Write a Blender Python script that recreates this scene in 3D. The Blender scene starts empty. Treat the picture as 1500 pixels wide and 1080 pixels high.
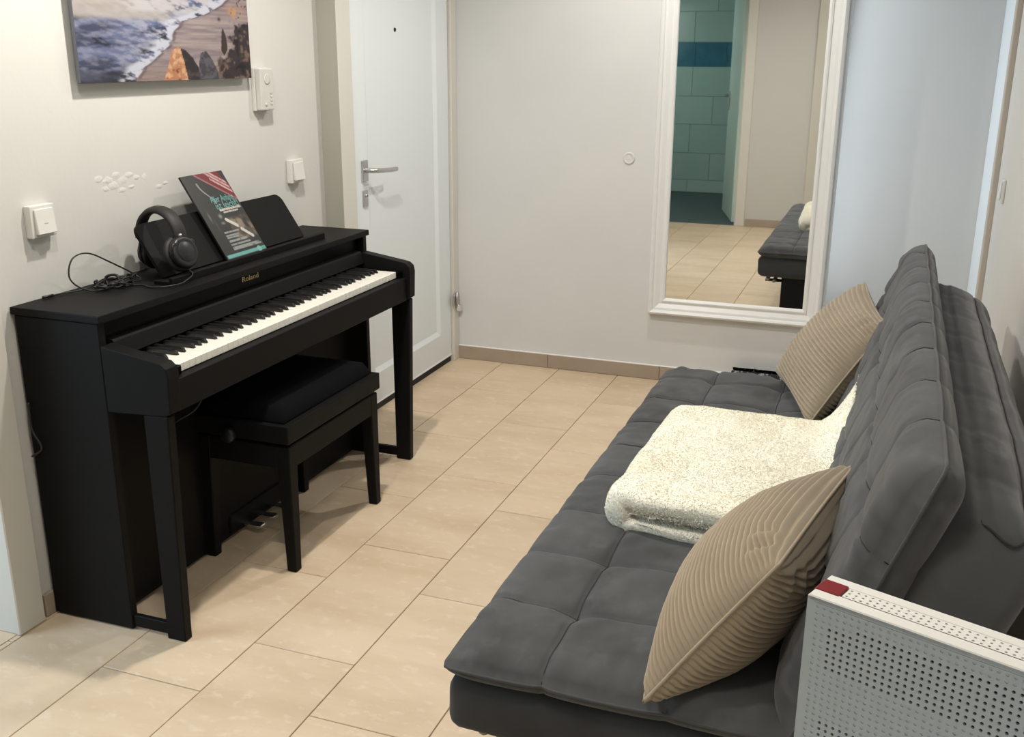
import bpy, bmesh, math, random
import numpy as np
from mathutils import Vector, Matrix
random.seed(7); RNG = np.random.default_rng(7)
S = bpy.context.scene
COL = S.collection
PI = math.pi

# ------------------------------------------------------------------ camera
F_PX = 1501.0
YAW, PITCH, ROLL = 0.35243, 0.29787, 0.00456
CAM = Vector((2.204, -2.275, 1.49))
def cam_basis():
    cy, sy, cp, sp = math.cos(YAW), math.sin(YAW), math.cos(PITCH), math.sin(PITCH)
    f = Vector((-sy*cp, cy*cp, -sp)); r = Vector((cy, sy, 0)); u = r.cross(f)
    cr, sr = math.cos(ROLL), math.sin(ROLL)
    return cr*r + sr*u, -sr*r + cr*u, f
_r, _u, _f = cam_basis()
cd = bpy.data.cameras.new('camera'); cam = bpy.data.objects.new('camera', cd); COL.objects.link(cam)
cd.sensor_fit = 'HORIZONTAL'; cd.sensor_width = 36.0; cd.lens = 36.0*F_PX/1500.0
cd.clip_start = 0.02; cd.clip_end = 60
cam.matrix_world = Matrix(((_r.x, _u.x, -_f.x, CAM.x), (_r.y, _u.y, -_f.y, CAM.y), (_r.z, _u.z, -_f.z, CAM.z), (0, 0, 0, 1)))
S.camera = cam

# ------------------------------------------------------------------ world, exposure, daylight
w = bpy.data.worlds.new('world'); S.world = w; w.use_nodes = True
w.node_tree.nodes['Background'].inputs[0].default_value = (0.75, 0.85, 1.0, 1)
w.node_tree.nodes['Background'].inputs[1].default_value = 0.25
vs = S.view_settings
vs.view_transform = 'Standard'; vs.look = 'None'; vs.gamma = 1.0; vs.use_curve_mapping = False
vs.exposure = 0.53

def area(name, loc, aim, sx, sy, watts, color):
    l = bpy.data.lights.new(name, 'AREA'); l.shape = 'RECTANGLE'; l.size = sx; l.size_y = sy
    l.energy = watts; l.color = color
    o = bpy.data.objects.new(name, l); COL.objects.link(o); o.location = loc
    o.rotation_euler = (Vector(aim) - Vector(loc)).to_track_quat('-Z', 'Y').to_euler()
    return o
DAY = (0.62, 0.82, 1.0)
area('daylight_left_room', (-1.15, -1.75, 1.35), (0.9, -0.2, 0.5), 1.1, 1.5, 27, DAY)
area('daylight_niche', (1.915, 2.72, 1.30), (2.6, 2.74, 1.25), 0.40, 1.9, 3.6, (0.84, 0.92, 1.0))
area('daylight_bathroom', (-0.55, -3.6, 1.7), (0.6, -3.9, 1.0), 0.6, 0.8, 5.0, (0.85, 1.0, 0.94))

# ------------------------------------------------------------------ materials
def mat(name, color, rough=0.5, metal=0.0, spec=0.5, noise=None, bump=None, sheen=0.0, coat=0.0, attr=None, objvar=0.0, clear=0.0):
    m = bpy.data.materials.new(name); m.use_nodes = True
    nt = m.node_tree; b = nt.nodes['Principled BSDF']
    b.inputs['Base Color'].default_value = (*color, 1); b.inputs['Roughness'].default_value = rough
    b.inputs['Metallic'].default_value = metal; b.inputs['Specular IOR Level'].default_value = spec
    if sheen:
        b.inputs['Sheen Weight'].default_value = sheen; b.inputs['Sheen Roughness'].default_value = 0.45
    if coat:
        b.inputs['Coat Weight'].default_value = coat; b.inputs['Coat Roughness'].default_value = 0.08
    tc = nt.nodes.new('ShaderNodeTexCoord')
    src = None
    if attr:
        a = nt.nodes.new('ShaderNodeVertexColor'); a.layer_name = attr; nt.links.new(a.outputs[0], b.inputs['Base Color'])
    if noise:      # list of (scale vec, detail, color2, lo, hi)
        cur = None
        for k, (sc, det, c2, lo, hi) in enumerate(noise):
            mp = nt.nodes.new('ShaderNodeMapping'); mp.inputs['Scale'].default_value = sc
            nt.links.new(tc.outputs['Object'], mp.inputs[0])
            if objvar:
                oi = nt.nodes.new('ShaderNodeObjectInfo'); ml = nt.nodes.new('ShaderNodeMath'); ml.operation = 'MULTIPLY'; ml.inputs[1].default_value = 37.0
                nt.links.new(oi.outputs['Random'], ml.inputs[0])
                cb = nt.nodes.new('ShaderNodeCombineXYZ')
                for q in range(3): nt.links.new(ml.outputs[0], cb.inputs[q])
                nt.links.new(cb.outputs[0], mp.inputs['Location'])
            n = nt.nodes.new('ShaderNodeTexNoise'); n.inputs['Scale'].default_value = 1.0; n.inputs['Detail'].default_value = det
            n.inputs['Roughness'].default_value = 0.6
            nt.links.new(mp.outputs[0], n.inputs['Vector'])
            mr = nt.nodes.new('ShaderNodeMapRange'); mr.inputs['From Min'].default_value = lo; mr.inputs['From Max'].default_value = hi
            nt.links.new(n.outputs['Fac'], mr.inputs[0])
            mx = nt.nodes.new('ShaderNodeMix'); mx.data_type = 'RGBA'
            nt.links.new(mr.outputs[0], mx.inputs['Factor'])
            if cur is None: mx.inputs[6].default_value = (*color, 1)
            else: nt.links.new(cur, mx.inputs[6])
            mx.inputs[7].default_value = (*c2, 1)
            cur = mx.outputs[2]
        if objvar:
            oi = nt.nodes.new('ShaderNodeObjectInfo')
            mr = nt.nodes.new('ShaderNodeMapRange'); mr.inputs['To Min'].default_value = 1-objvar; mr.inputs['To Max'].default_value = 1+objvar
            nt.links.new(oi.outputs['Random'], mr.inputs[0])
            hv = nt.nodes.new('ShaderNodeHueSaturation'); nt.links.new(mr.outputs[0], hv.inputs['Value']); nt.links.new(cur, hv.inputs['Color'])
            cur = hv.outputs[0]
        nt.links.new(cur, b.inputs['Base Color'])
    if bump:       # (scale, detail, strength, distance)
        n = nt.nodes.new('ShaderNodeTexNoise'); n.inputs['Scale'].default_value = bump[0]; n.inputs['Detail'].default_value = bump[1]
        nt.links.new(tc.outputs['Object'], n.inputs['Vector'])
        bp = nt.nodes.new('ShaderNodeBump'); bp.inputs['Strength'].default_value = bump[2]; bp.inputs['Distance'].default_value = bump[3]
        nt.links.new(n.outputs['Fac'], bp.inputs['Height']); nt.links.new(bp.outputs[0], b.inputs['Normal'])
    return m
def emit(name, color, strength):
    m = bpy.data.materials.new(name); m.use_nodes = True; b = m.node_tree.nodes['Principled BSDF']
    b.inputs['Base Color'].default_value = (*color, 1); b.inputs['Emission Color'].default_value = (*color, 1); b.inputs['Emission Strength'].default_value = strength
    return m
M = {}
M['wall'] = mat('wall_paint', (0.60, 0.60, 0.58), 0.9, spec=0.2, noise=[((1.3, 1.3, 1.3), 4, (0.575, 0.575, 0.557), 0.4, 0.7)], bump=(60, 5, 0.12, 0.003))
M['wallback'] = mat('wall_paint_cool', (0.69, 0.705, 0.715), 0.9, spec=0.2, noise=[((1.6, 1.6, 1.6), 4, (0.655, 0.67, 0.68), 0.4, 0.7)], bump=(60, 5, 0.12, 0.003))
M['plaster'] = mat('filler_plaster', (0.64, 0.64, 0.62), 0.6, bump=(140, 3, 0.4, 0.003))
M['ceiling'] = mat('ceiling_paint', (0.70, 0.70, 0.70), 0.9, spec=0.2)
M['tile'] = mat('floor_tile', (0.70, 0.565, 0.41), 0.42, spec=0.4, objvar=0.035,
                noise=[((2.2, 7.0, 3), 6, (0.60, 0.465, 0.32), 0.42, 0.72), ((22, 34, 20), 5, (0.78, 0.66, 0.52), 0.55, 0.8)], bump=(90, 4, 0.05, 0.002))
M['grout'] = mat('grout', (0.40, 0.325, 0.245), 0.9, spec=0.2)
M['base'] = mat('baseboard_tile', (0.40, 0.33, 0.265), 0.5, noise=[((9, 9, 9), 5, (0.36, 0.295, 0.235), 0.4, 0.7)])
M['caulk'] = mat('white_caulk', (0.85, 0.84, 0.82), 0.6)
M['door'] = mat('door_white', (0.77, 0.83, 0.865), 0.38, spec=0.5)
M['casing'] = mat('casing_cream', (0.66, 0.65, 0.605), 0.5)
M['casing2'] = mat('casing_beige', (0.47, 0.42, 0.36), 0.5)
M['reveal_shade'] = mat('shaded_reveal_grey', (0.37, 0.36, 0.315), 0.7, spec=0.2)  # shade of the door reveal, put into a darker grey-beige colour
M['casing3'] = mat('pilaster_paint', (0.60, 0.585, 0.53), 0.7)
M['rubber'] = mat('black_rubber', (0.012, 0.012, 0.013), 0.7)
M['steel'] = mat('brushed_steel', (0.55, 0.55, 0.56), 0.32, metal=1.0)
M['chrome'] = mat('chrome', (0.85, 0.85, 0.86), 0.1, metal=1.0)
M['plastic'] = mat('white_plastic', (0.67, 0.67, 0.645), 0.35)
M['plastic_dim'] = mat('intercom_plastic', (0.56, 0.555, 0.53), 0.4)
M['piano'] = mat('piano_black_wood', (0.0085, 0.0082, 0.008), 0.5, spec=0.085, bump=(260, 3, 0.06, 0.001))
M['piano_gloss'] = mat('piano_black_gloss', (0.002, 0.002, 0.0022), 0.35, spec=0.06)
M['white_key'] = mat('ivory_key', (0.86, 0.84, 0.77), 0.3)
M['black_key'] = mat('ebony_key', (0.008, 0.008, 0.008), 0.35)
M['gold'] = mat('gold_letter', (0.50, 0.38, 0.17), 0.35, metal=0.8)
M['bench_pad'] = mat('bench_fabric', (0.0045, 0.0045, 0.006), 0.95, spec=0.08, sheen=0.0, bump=(500, 2, 0.3, 0.001))
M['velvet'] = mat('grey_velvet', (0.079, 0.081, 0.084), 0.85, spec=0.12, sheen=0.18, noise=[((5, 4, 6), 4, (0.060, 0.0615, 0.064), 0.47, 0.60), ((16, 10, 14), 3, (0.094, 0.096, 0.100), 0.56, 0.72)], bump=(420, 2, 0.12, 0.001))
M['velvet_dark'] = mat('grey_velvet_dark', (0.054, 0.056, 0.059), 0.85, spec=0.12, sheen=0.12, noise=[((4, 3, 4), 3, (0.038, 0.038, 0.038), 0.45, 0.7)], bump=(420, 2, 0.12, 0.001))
M['seam'] = mat('seam_thread', (0.05, 0.05, 0.05), 0.9, spec=0.1)
M['leg'] = mat('black_metal', (0.03, 0.03, 0.03), 0.3, metal=0.9)
M['boxcloth'] = mat('black_lining_cloth', (0.018, 0.018, 0.019), 0.9, spec=0.1)
M['tubemetal'] = mat('grey_tube_metal', (0.30, 0.29, 0.28), 0.35, metal=0.9)
M['cord'] = mat('beige_corduroy', (0.355, 0.295, 0.215), 0.9, spec=0.15, sheen=0.25, noise=[((5, 5, 5), 3, (0.31, 0.255, 0.185), 0.4, 0.7)])
M['fleece'] = mat('ivory_fleece', (0.92, 0.90, 0.80), 0.95, spec=0.1, noise=[((7, 7, 7), 3, (0.86, 0.825, 0.69), 0.45, 0.7)])
M['fleece2'] = mat('ivory_pile', (0.92, 0.90, 0.80), 0.9, spec=0.1, noise=[((7, 7, 7), 3, (0.88, 0.85, 0.72), 0.45, 0.7)])
M['frame'] = mat('mirror_frame_white', (0.80, 0.82, 0.83), 0.35)
M['glass'] = mat('mirror_silver', (0.90, 0.915, 0.90), 0.015, metal=1.0)
M['hp'] = mat('headphone_black', (0.010, 0.010, 0.011), 0.38)
M['hp_pad'] = mat('headphone_leather', (0.008, 0.008, 0.008), 0.6)
M['cable'] = mat('black_cable', (0.012, 0.012, 0.012), 0.45)
M['paint'] = mat('canvas_painting', (1, 1, 1), 0.6, spec=0.3, attr='Col')
M['canvas'] = mat('canvas_edge', (0.15, 0.155, 0.19), 0.8)
M['cover'] = mat('book_cover', (1, 1, 1), 0.32, attr='Col')
M['teal'] = mat('teal_print', (0.12, 0.31, 0.31), 0.5)
M['paper'] = mat('paper', (0.80, 0.79, 0.75), 0.8)
M['router'] = mat('white_router_plastic', (0.80, 0.81, 0.80), 0.42)
M['router_face'] = mat('grey_white_router_plastic', (0.60, 0.69, 0.78), 0.5)
M['router_in'] = mat('router_dark_inside', (0.03, 0.035, 0.05), 0.8)
M['dimple'] = mat('router_dimple', (0.45, 0.48, 0.50), 0.6)
M['red'] = mat('red_plastic', (0.20, 0.004, 0.009), 0.35)
M['mat'] = mat('black_mat', (0.012, 0.012, 0.014), 0.9, noise=[((60, 20, 60), 2, (0.30, 0.31, 0.33), 0.56, 0.60)])
M['bathtile'] = mat('bath_tile', (0.44, 0.58, 0.54), 0.25, objvar=0.04, noise=[((2, 2, 2), 3, (0.38, 0.56, 0.52), 0.4, 0.7)])
M['bathblue'] = mat('bath_tile_blue', (0.035, 0.16, 0.24), 0.25, objvar=0.08, noise=[((9, 9, 9), 4, (0.05, 0.20, 0.29), 0.4, 0.7)])
M['bathgrout'] = mat('bath_grout', (0.30, 0.42, 0.40), 0.9)
M['bathfloor'] = mat('bath_floor', (0.055, 0.085, 0.09), 0.5, noise=[((4, 4, 4), 4, (0.07, 0.10, 0.105), 0.4, 0.7)])
M['bathdoor'] = mat('bath_door', (0.62, 0.76, 0.70), 0.4)
M['cabinet'] = mat('cabinet_white', (0.72, 0.72, 0.70), 0.5)
M['bulb'] = emit('lamp_bulb', (1.0, 0.88, 0.68), 12)
M['lamp'] = mat('lamp_white_metal', (0.7, 0.7, 0.7), 0.4)

# ------------------------------------------------------------------ helpers
LOC = {}
def wloc(o):
    v = Vector((0, 0, 0))
    while o is not None:
        v += LOC.get(o.name, Vector((0, 0, 0))); o = o.parent
    return v
def tag(o, label=None, cat=None, group=None, kind=None):
    if label: o['label'] = label
    if cat: o['category'] = cat
    if group: o['group'] = group
    if kind: o['kind'] = kind
    return o
def empty(name, loc, label=None, cat=None, group=None, rot=None):
    o = bpy.data.objects.new(name, None); COL.objects.link(o); o.location = loc; o.empty_display_size = 0.1
    LOC[o.name] = Vector(loc)
    if rot: o.rotation_euler = rot
    return tag(o, label, cat, group)
def add(name, V, Fc, m, parent=None, smooth=False, local=False, kind=None):
    V = np.asarray(V, dtype=float).reshape(-1, 3)
    if parent is not None and not local: V = V - np.array(wloc(parent))
    me = bpy.data.meshes.new(name)
    me.from_pydata(V.tolist(), [], Fc if isinstance(Fc, list) else Fc.tolist())
    me.update()
    if smooth: me.polygons.foreach_set('use_smooth', [True]*len(me.polygons))
    if isinstance(m, str): m = M[m]
    me.materials.append(m)
    o = bpy.data.objects.new(name, me); COL.objects.link(o)
    if parent is not None: o.parent = parent
    if kind: o['kind'] = kind
    return o
def bm_out(bm):
    bm.verts.ensure_lookup_table(); bm.verts.index_update()
    V = np.array([v.co[:] for v in bm.verts]); Fc = [[v.index for v in f.verts] for f in bm.faces]
    bm.free(); return V, Fc
def bevel_bm(bm, b, seg=1):
    if b > 0:
        bmesh.ops.bevel(bm, geom=[e for e in bm.edges if len(e.link_faces) == 2 and e.calc_face_angle(0) > 0.35], offset=b, segments=seg, affect='EDGES', profile=0.6)
def boxg(x0, x1, y0, y1, z0, z1, b=0.002, seg=1):
    bm = bmesh.new(); bmesh.ops.create_cube(bm, size=1.0)
    for v in bm.verts:
        v.co = Vector((x0+(v.co.x+.5)*(x1-x0), y0+(v.co.y+.5)*(y1-y0), z0+(v.co.z+.5)*(z1-z0)))
    bevel_bm(bm, b, seg); return bm_out(bm)
def bx(name, x0, x1, y0, y1, z0, z1, m, parent=None, b=0.002, seg=1, **k):
    V, Fc = boxg(x0, x1, y0, y1, z0, z1, b, seg); return add(name, V, Fc, m, parent, **k)
def prismg(pts, axis, a0, a1, b=0.0, seg=1):
    """pts 2-D outline in the two other axes (in xyz order), extruded along axis"""
    bm = bmesh.new()
    def mk(p, a):
        c = [p[0], p[1]]; c.insert('xyz'.index(axis), a); return bm.verts.new(c)
    A = [mk(p, a0) for p in pts]; B = [mk(p, a1) for p in pts]; n = len(pts)
    bm.faces.new(A); bm.faces.new(B[::-1])
    for i in range(n): bm.faces.new((A[i], B[i], B[(i+1) % n], A[(i+1) % n]))
    bmesh.ops.recalc_face_normals(bm, faces=bm.faces)
    bevel_bm(bm, b, seg); return bm_out(bm)
def prism(name, pts, axis, a0, a1, m, parent=None, b=0.0, seg=1, **k):
    V, Fc = prismg(pts, axis, a0, a1, b, seg); return add(name, V, Fc, m, parent, **k)
def join(parts):
    V = []; Fc = []; n = 0
    for v, f in parts:
        V.append(np.asarray(v)); Fc += [[i+n for i in q] for q in f]; n += len(v)
    return np.vstack(V), Fc
def catmull(P, n=8, closed=False):
    P = [Vector(p) for p in P]; out = []
    N = len(P)
    for i in range(N if closed else N-1):
        p0 = P[(i-1) % N] if closed or i > 0 else P[0]; p1 = P[i]; p2 = P[(i+1) % N]
        p3 = P[(i+2) % N] if closed or i+2 < N else P[-1]
        for k in range(n):
            t = k/n
            out.append(0.5*((2*p1)+(-p0+p2)*t+(2*p0-5*p1+4*p2-p3)*t*t+(-p0+3*p1-3*p2+p3)*t**3))
    if not closed: out.append(P[-1])
    return out
def tubeg(P, r, n=8, closed=False, ry=None):
    P = [Vector(p) for p in P]; V = []; Fc = []
    N = len(P); nrm = None
    for i in range(N):
        t = (P[(i+1) % N]-P[(i-1) % N]) if closed else (P[min(i+1, N-1)]-P[max(i-1, 0)])
        t.normalize()
        if nrm is None:
            nrm = t.orthogonal().normalized() if ry is None else (Vector((0, 1, 0)) - t*t.y).normalized()
        nrm = (nrm - t*nrm.dot(t)).normalized(); bn = t.cross(nrm)
        ri = r[i] if hasattr(r, '__len__') else r
        for k in range(n):
            a = 2*PI*k/n
            V.append(P[i]+nrm*math.cos(a)*(ri if ry is None else ry)+bn*math.sin(a)*ri)
    for i in range(N if closed else N-1):
        for k in range(n):
            j = (i+1) % N
            Fc.append([i*n+k, i*n+(k+1) % n, j*n+(k+1) % n, j*n+k])
    if not closed:
        Fc.append(list(range(n))[::-1]); Fc.append([(N-1)*n+k for k in range(n)])
    return np.array([v[:] for v in V]), Fc
def tube(name, P, r, m, parent=None, n=8, closed=False, ry=None, **k):
    V, Fc = tubeg(P, r, n, closed, ry); return add(name, V, Fc, m, parent, smooth=True, **k)
def latheg(prof, origin, axis, n=24):
    """prof list of (radius, along)"""
    axis = Vector(axis).normalized(); a = axis.orthogonal().normalized(); b = axis.cross(a); o = Vector(origin)
    V = []; Fc = []
    for r, h in prof:
        for k in range(n):
            t = 2*PI*k/n; V.append((o+axis*h+a*r*math.cos(t)+b*r*math.sin(t))[:])
    for i in range(len(prof)-1):
        for k in range(n): Fc.append([i*n+k, i*n+(k+1) % n, (i+1)*n+(k+1) % n, (i+1)*n+k])
    Fc.append(list(range(n))[::-1]); Fc.append([(len(prof)-1)*n+k for k in range(n)])
    return np.array(V), Fc
def lathe(name, prof, origin, axis, m, parent=None, n=24, **k):
    V, Fc = latheg(prof, origin, axis, n); return add(name, V, Fc, m, parent, smooth=k.pop('smooth', True), **k)
def grid_faces(nu, nv, off=0, flip=False):
    i, j = np.meshgrid(np.arange(nu-1), np.arange(nv-1), indexing='ij')
    a = off+i*nv+j; q = np.stack([a, a+nv, a+nv+1, a+1], -1).reshape(-1, 4)
    return (q[:, ::-1] if flip else q)
def vnoise(x, y, seed=0):
    """2-D value noise, numpy"""
    r = np.random.default_rng(seed).random((64, 64))
    xi = np.floor(x).astype(int); yi = np.floor(y).astype(int); fx = x-xi; fy = y-yi
    fx = fx*fx*(3-2*fx); fy = fy*fy*(3-2*fy)
    g = lambda a, b: r[a % 64, b % 64]
    return (g(xi, yi)*(1-fx)+g(xi+1, yi)*fx)*(1-fy)+(g(xi, yi+1)*(1-fx)+g(xi+1, yi+1)*fx)*fy
def fbm(x, y, seed=0, o=4):
    s = 0; a = .5; t = 0
    for k in range(o):
        s = s+a*vnoise(x*2**k, y*2**k, seed+k); t += a; a *= .5
    return s/t
def text(name, body, m, parent, o, ex, ey, size, local=False, align='LEFT', shear=0.0, width=None):
    """flat lettering: baseline start o, direction ex, up ey"""
    c = bpy.data.curves.new(name, 'FONT'); c.body = body; c.size = size; c.align_x = align; c.extrude = 0.0002; c.shear = shear; c.resolution_u = 3
    t = bpy.data.objects.new(name+'_tmp', c); COL.objects.link(t)
    dg = bpy.context.evaluated_depsgraph_get(); me = bpy.data.meshes.new_from_object(t.evaluated_get(dg))
    V = np.array([v.co[:] for v in me.vertices]); Fc = [list(p.vertices) for p in me.polygons]
    bpy.data.objects.remove(t); bpy.data.meshes.remove(me); bpy.data.curves.remove(c)
    if width: V[:, 0] *= width/(V[:, 0].max()-V[:, 0].min()); 
    ex = np.array(Vector(ex).normalized()); ey = np.array(Vector(ey).normalized()); ez = np.cross(ex, ey)
    W = np.array(o)+V[:, :1]*ex+V[:, 1:2]*ey+V[:, 2:3]*ez
    return add(name, W, Fc, m, parent, local=local)
def struct(o, label=None):
    o['kind'] = 'structure'
    if label: o['label'] = label
    return o

# ------------------------------------------------------------------ room shell
XL, YB, XR, YF, ZC = 0.135, 2.365, 2.60, -2.50, 2.55
NICHE_Y, NICHE_X = 2.97, 1.972
fl = struct(bx('floor', -2.2, 2.9, -5.0, 3.2, -0.12, -0.004, 'grout', b=0), 'beige rectangular floor tiles with thin grey joints')
struct(bx('ceiling', -2.2, 2.9, -5.0, 3.2, ZC, ZC+0.1, 'ceiling', b=0), 'plain white ceiling above the room')
# floor tiles
TA, TB, OX, OY = 0.607, 0.298, 0.4504, -0.501
def tiles(x0, x1, y0, y1, clip):
    g = 0.0016
    for i in range(-12, 10):
        ph = {2: 0.0, 1: 0.366, 0: -0.015}.get(i, 0.36*(i % 2))
        xa, xb = OX+i*TB, OX+(i+1)*TB
        if xb < x0 or xa > x1: continue
        for n in range(-8, 8):
            ya = OY+(n+ph)*TA; yb = ya+TA
            a, b, c, d = max(xa+g, x0), min(xb-g, x1), max(ya+g, y0), min(yb-g, y1)
            if b-a < 0.004 or d-c < 0.004: continue
            if clip and clip(a, b, c, d): continue
            dz = random.uniform(-0.0004, 0.0004)
            cx, cy = (a+b)/2, (c+d)/2
            V, Fc = boxg(a-cx, b-cx, c-cy, d-cy, -0.006, dz, 0.0012)
            o = add('tile', V, Fc, 'tile', fl, local=True); o.location = (cx, cy, 0)
tiles(XL, 2.60, -2.5, YB, None)
tiles(NICHE_X, 2.60, YB+0.003, NICHE_Y, None)
# left doorway (y -1.45 .. -0.47): floor in that room
bxo = bx('trim_1', -2.0, 0.133, -2.5, 0.4, -0.05, 0.0005, 'tile', b=0); struct(bxo, 'tiled floor of the daylit room beyond the left doorway')
# walls
lw = struct(add('wall_left', *join([boxg(0.0, XL, -0.44, 2.5, 0, ZC, 0), boxg(0.0, XL, -2.6, -1.42, 0, ZC, 0), boxg(0.0, XL, -1.42, -0.44, 2.05, ZC, 0)]), 'wall'), 'off-white plaster wall behind the black piano')
wb = struct(bx('wall_back', 0.0, NICHE_X, YB, YB+0.12, 0, ZC, 'wallback', b=0.004), 'pale grey wall carrying the tall white mirror')
struct(bx('wall_niche', NICHE_X-0.1, 2.8, NICHE_Y, NICHE_Y+0.1, 0, ZC, 'wall', b=0), 'pale wall set back to the right of the mirror')
struct(add('wall_right', *join([boxg(XR, 2.75, -2.6, 2.31, 0, ZC, 0), boxg(XR, 2.75, 2.31, 2.97, 2.06, ZC, 0)]), 'wall'), 'warm white wall behind the grey sofa')
struct(add('wall_front', *join([boxg(0.905, 2.75, YF-0.12, YF, 0, ZC, 0), boxg(-0.2, 0.05, YF-0.12, YF, 0, ZC, 0), boxg(0.05, 0.905, YF-0.12, YF, 2.06, ZC, 0)]), 'wall'), 'plain wall with a doorway, seen in the mirror')
# rooms behind openings
struct(add('wall_beyond_left', *join([boxg(-2.1, -2.0, -2.6, 0.5, 0, ZC, 0), boxg(-2.1, 0.0, 0.4, 0.5, 0, ZC, 0), boxg(-2.1, 0.0, -2.6, -2.5, 0, ZC, 0)]), 'wall'))
struct(bx('wall_beyond_niche', 1.30, 1.36, YB+0.12, 2.97, 0, ZC, 'wall', b=0))
# niche daylight doorway post hidden behind the mirror wall
struct(bx('trim_2', NICHE_X-0.11, NICHE_X-0.10, NICHE_Y-0.06, NICHE_Y, 0, ZC, 'casing', b=0))
# baseboards : tile strips
def skirting(name, x0, x1, y0, y1, joints, axis, label):
    r = bpy.data.objects.new(name, None); COL.objects.link(r); struct(r, label)
    js = joints
    for a, b in zip(js[:-1], js[1:]):
        if axis == 'x': V, Fc = boxg(a+.001, b-.001, y0, y1, 0.001, 0.067, 0.0015)
        else: V, Fc = boxg(x0, x1, a+.001, b-.001, 0.001, 0.067, 0.0015)
        add('tile', V, Fc, 'base', r)
    return r
sk = skirting('baseboard_back', 0, 0, YB-0.012, YB-0.0005, [0.205, 0.69, 1.25, 1.85, NICHE_X], 'x', 'taupe tile skirting along the foot of the back wall')
add('caulk_line', *boxg(0.205, NICHE_X, YB-0.013, YB-0.0003, 0.067, 0.073, 0.002), 'caulk', sk)
skirting('baseboard_left', XL+0.0005, XL+0.011, 0, 0, [-0.375, 0.2, 0.8, 1.23], 'y', 'taupe tile skirting behind the piano')
skirting('baseboard_front', 0, 0, YF+0.0005, YF+0.012, [0.975, 1.5, 2.1, 2.6], 'x', 'taupe tile skirting on the front wall, seen in the mirror')
skirting('baseboard_right', XR-0.012, XR-0.0005, 0, 0, [-2.48, -1.9, -1.3, -0.7, -0.1, 0.5, 1.1, 1.7, 2.25], 'y', 'taupe tile skirting behind the sofa')
# left doorway casing
c = struct(add('trim_3', *join([boxg(XL+0.0005, 0.152, -0.475, -0.385, 0.001, 2.12, 0.003), boxg(-0.002, XL+0.004, -0.472, -0.4405, 0.001, 2.05, 0.002)]), 'casing'), 'cream door casing at the left edge, beside the piano')
struct(bx('trim_4', XL+0.0005, 0.152, -1.50, -1.415, 0.001, 2.12, 'casing', b=0.003))
struct(bx('trim_5', XL+0.0005, 0.152, -1.50, -0.385, 2.121, 2.20, 'casing', b=0.003))
struct(bx('trim_6', 1.475, 1.80, YF+0.0005, YF+0.05, 0.001, ZC-0.001, 'casing3', b=0.003), 'shallow pilaster on the front wall, seen in the mirror')
# blobs of filler on the left wall over the piano
def blob(cy, cz, ry, rz, t, seed):
    n = 14; rr = random.Random(seed); V = [(XL+t, cy, cz)]; Fc = []
    for ring, q in ((0.55, 0.9), (1.0, 0.0)):
        for k in range(n):
            a = 2*PI*k/n; w_ = ring*(0.75+0.5*rr.random())
            V.append((XL-0.0005+t*q, cy+ry*w_*math.cos(a), cz+rz*w_*math.sin(a)))
    for k in range(n):
        Fc.append([0, 1+k, 1+(k+1) % n]); Fc.append([1+k, 1+n+k, 1+n+(k+1) % n, 1+(k+1) % n])
    return np.array(V), Fc
bl = []
for k, (y, z, a, b_) in enumerate([(0.02, 1.152, .018, .010), (0.055, 1.145, .02, .012), (0.09, 1.157, .016, .010), (0.075, 1.128, .024, .012), (0.118, 1.14, .02, .012), (0.145, 1.152, .018, .009),
                                  (0.175, 1.142, .014, .008), (0.21, 1.137, .012, .014), (0.11, 1.113, .02, .008), (0.045, 1.123, .016, .009), (0.27, 1.105, .016, .007), (0.30, 1.112, .014, .006), (0.15, 1.118, .014, .006)]):
    bl.append(blob(y, z, a*1.3, b_*1.25, 0.0012, k))
add('filler_patch', *join(bl), 'plaster', lw, smooth=True)

# ------------------------------------------------------------------ entrance door (door_1) in a projecting frame
d1 = bpy.data.objects.new('door_1', None); COL.objects.link(d1); struct(d1, 'bluish white entrance door with steel lever and peephole')
fr = add('door_frame', *join([boxg(XL-0.002, 0.215, 1.237, 1.345, 0.0, 2.155, 0.004), boxg(XL-0.002, 0.212, 2.298, YB-0.001, 0.0, 2.13, 0.003), boxg(XL-0.002, 0.215, 1.237, YB-0.001, 2.05, 2.16, 0.003)]), 'casing', d1)
bx('reveal_shade_face', XL-0.001, 0.2145, 1.2335, 1.2368, 0.0, 2.162, 'reveal_shade', d1, b=0)  # thin slab over the frame's near face, coloured darker to stand for its shade
fr['label'] = 'cream projecting door frame'
LX = 0.197
def leaf_front():
    # slab with a recessed panel
    y0, y1, z0, z1 = 1.352, 2.292, 0.032, 2.045
    py0, py1, pz0, pz1 = 1.478, 2.165, 0.165, 1.92
    d = 0.011; e = 0.022
    V = [(LX, y0, z0), (LX, y1, z0), (LX, y1, z1), (LX, y0, z1),
         (LX, py0, pz0), (LX, py1, pz0), (LX, py1, pz1), (LX, py0, pz1),
         (LX-d, py0+e, pz0+e), (LX-d, py1-e, pz0+e), (LX-d, py1-e, pz1-e), (LX-d, py0+e, pz1-e),
         (LX-.04, y0, z0), (LX-.04, y1, z0), (LX-.04, y1, z1), (LX-.04, y0, z1)]
    Fc = [[0, 1, 5, 4], [1, 2, 6, 5], [2, 3, 7, 6], [3, 0, 4, 7], [4, 5, 9, 8], [5, 6, 10, 9], [6, 7, 11, 10], [7, 4, 8, 11], [8, 9, 10, 11],
          [0, 12, 13, 1], [1, 13, 14, 2], [2, 14, 15, 3], [3, 15, 12, 0], [15, 14, 13, 12]]
    return V, Fc
lf = add('door_leaf', *leaf_front(), 'door', d1)
bx('bottom_seal', LX-0.035, LX-0.004, 1.352, 2.292, 0.0005, 0.031, 'rubber', d1, b=0.001)
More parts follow.
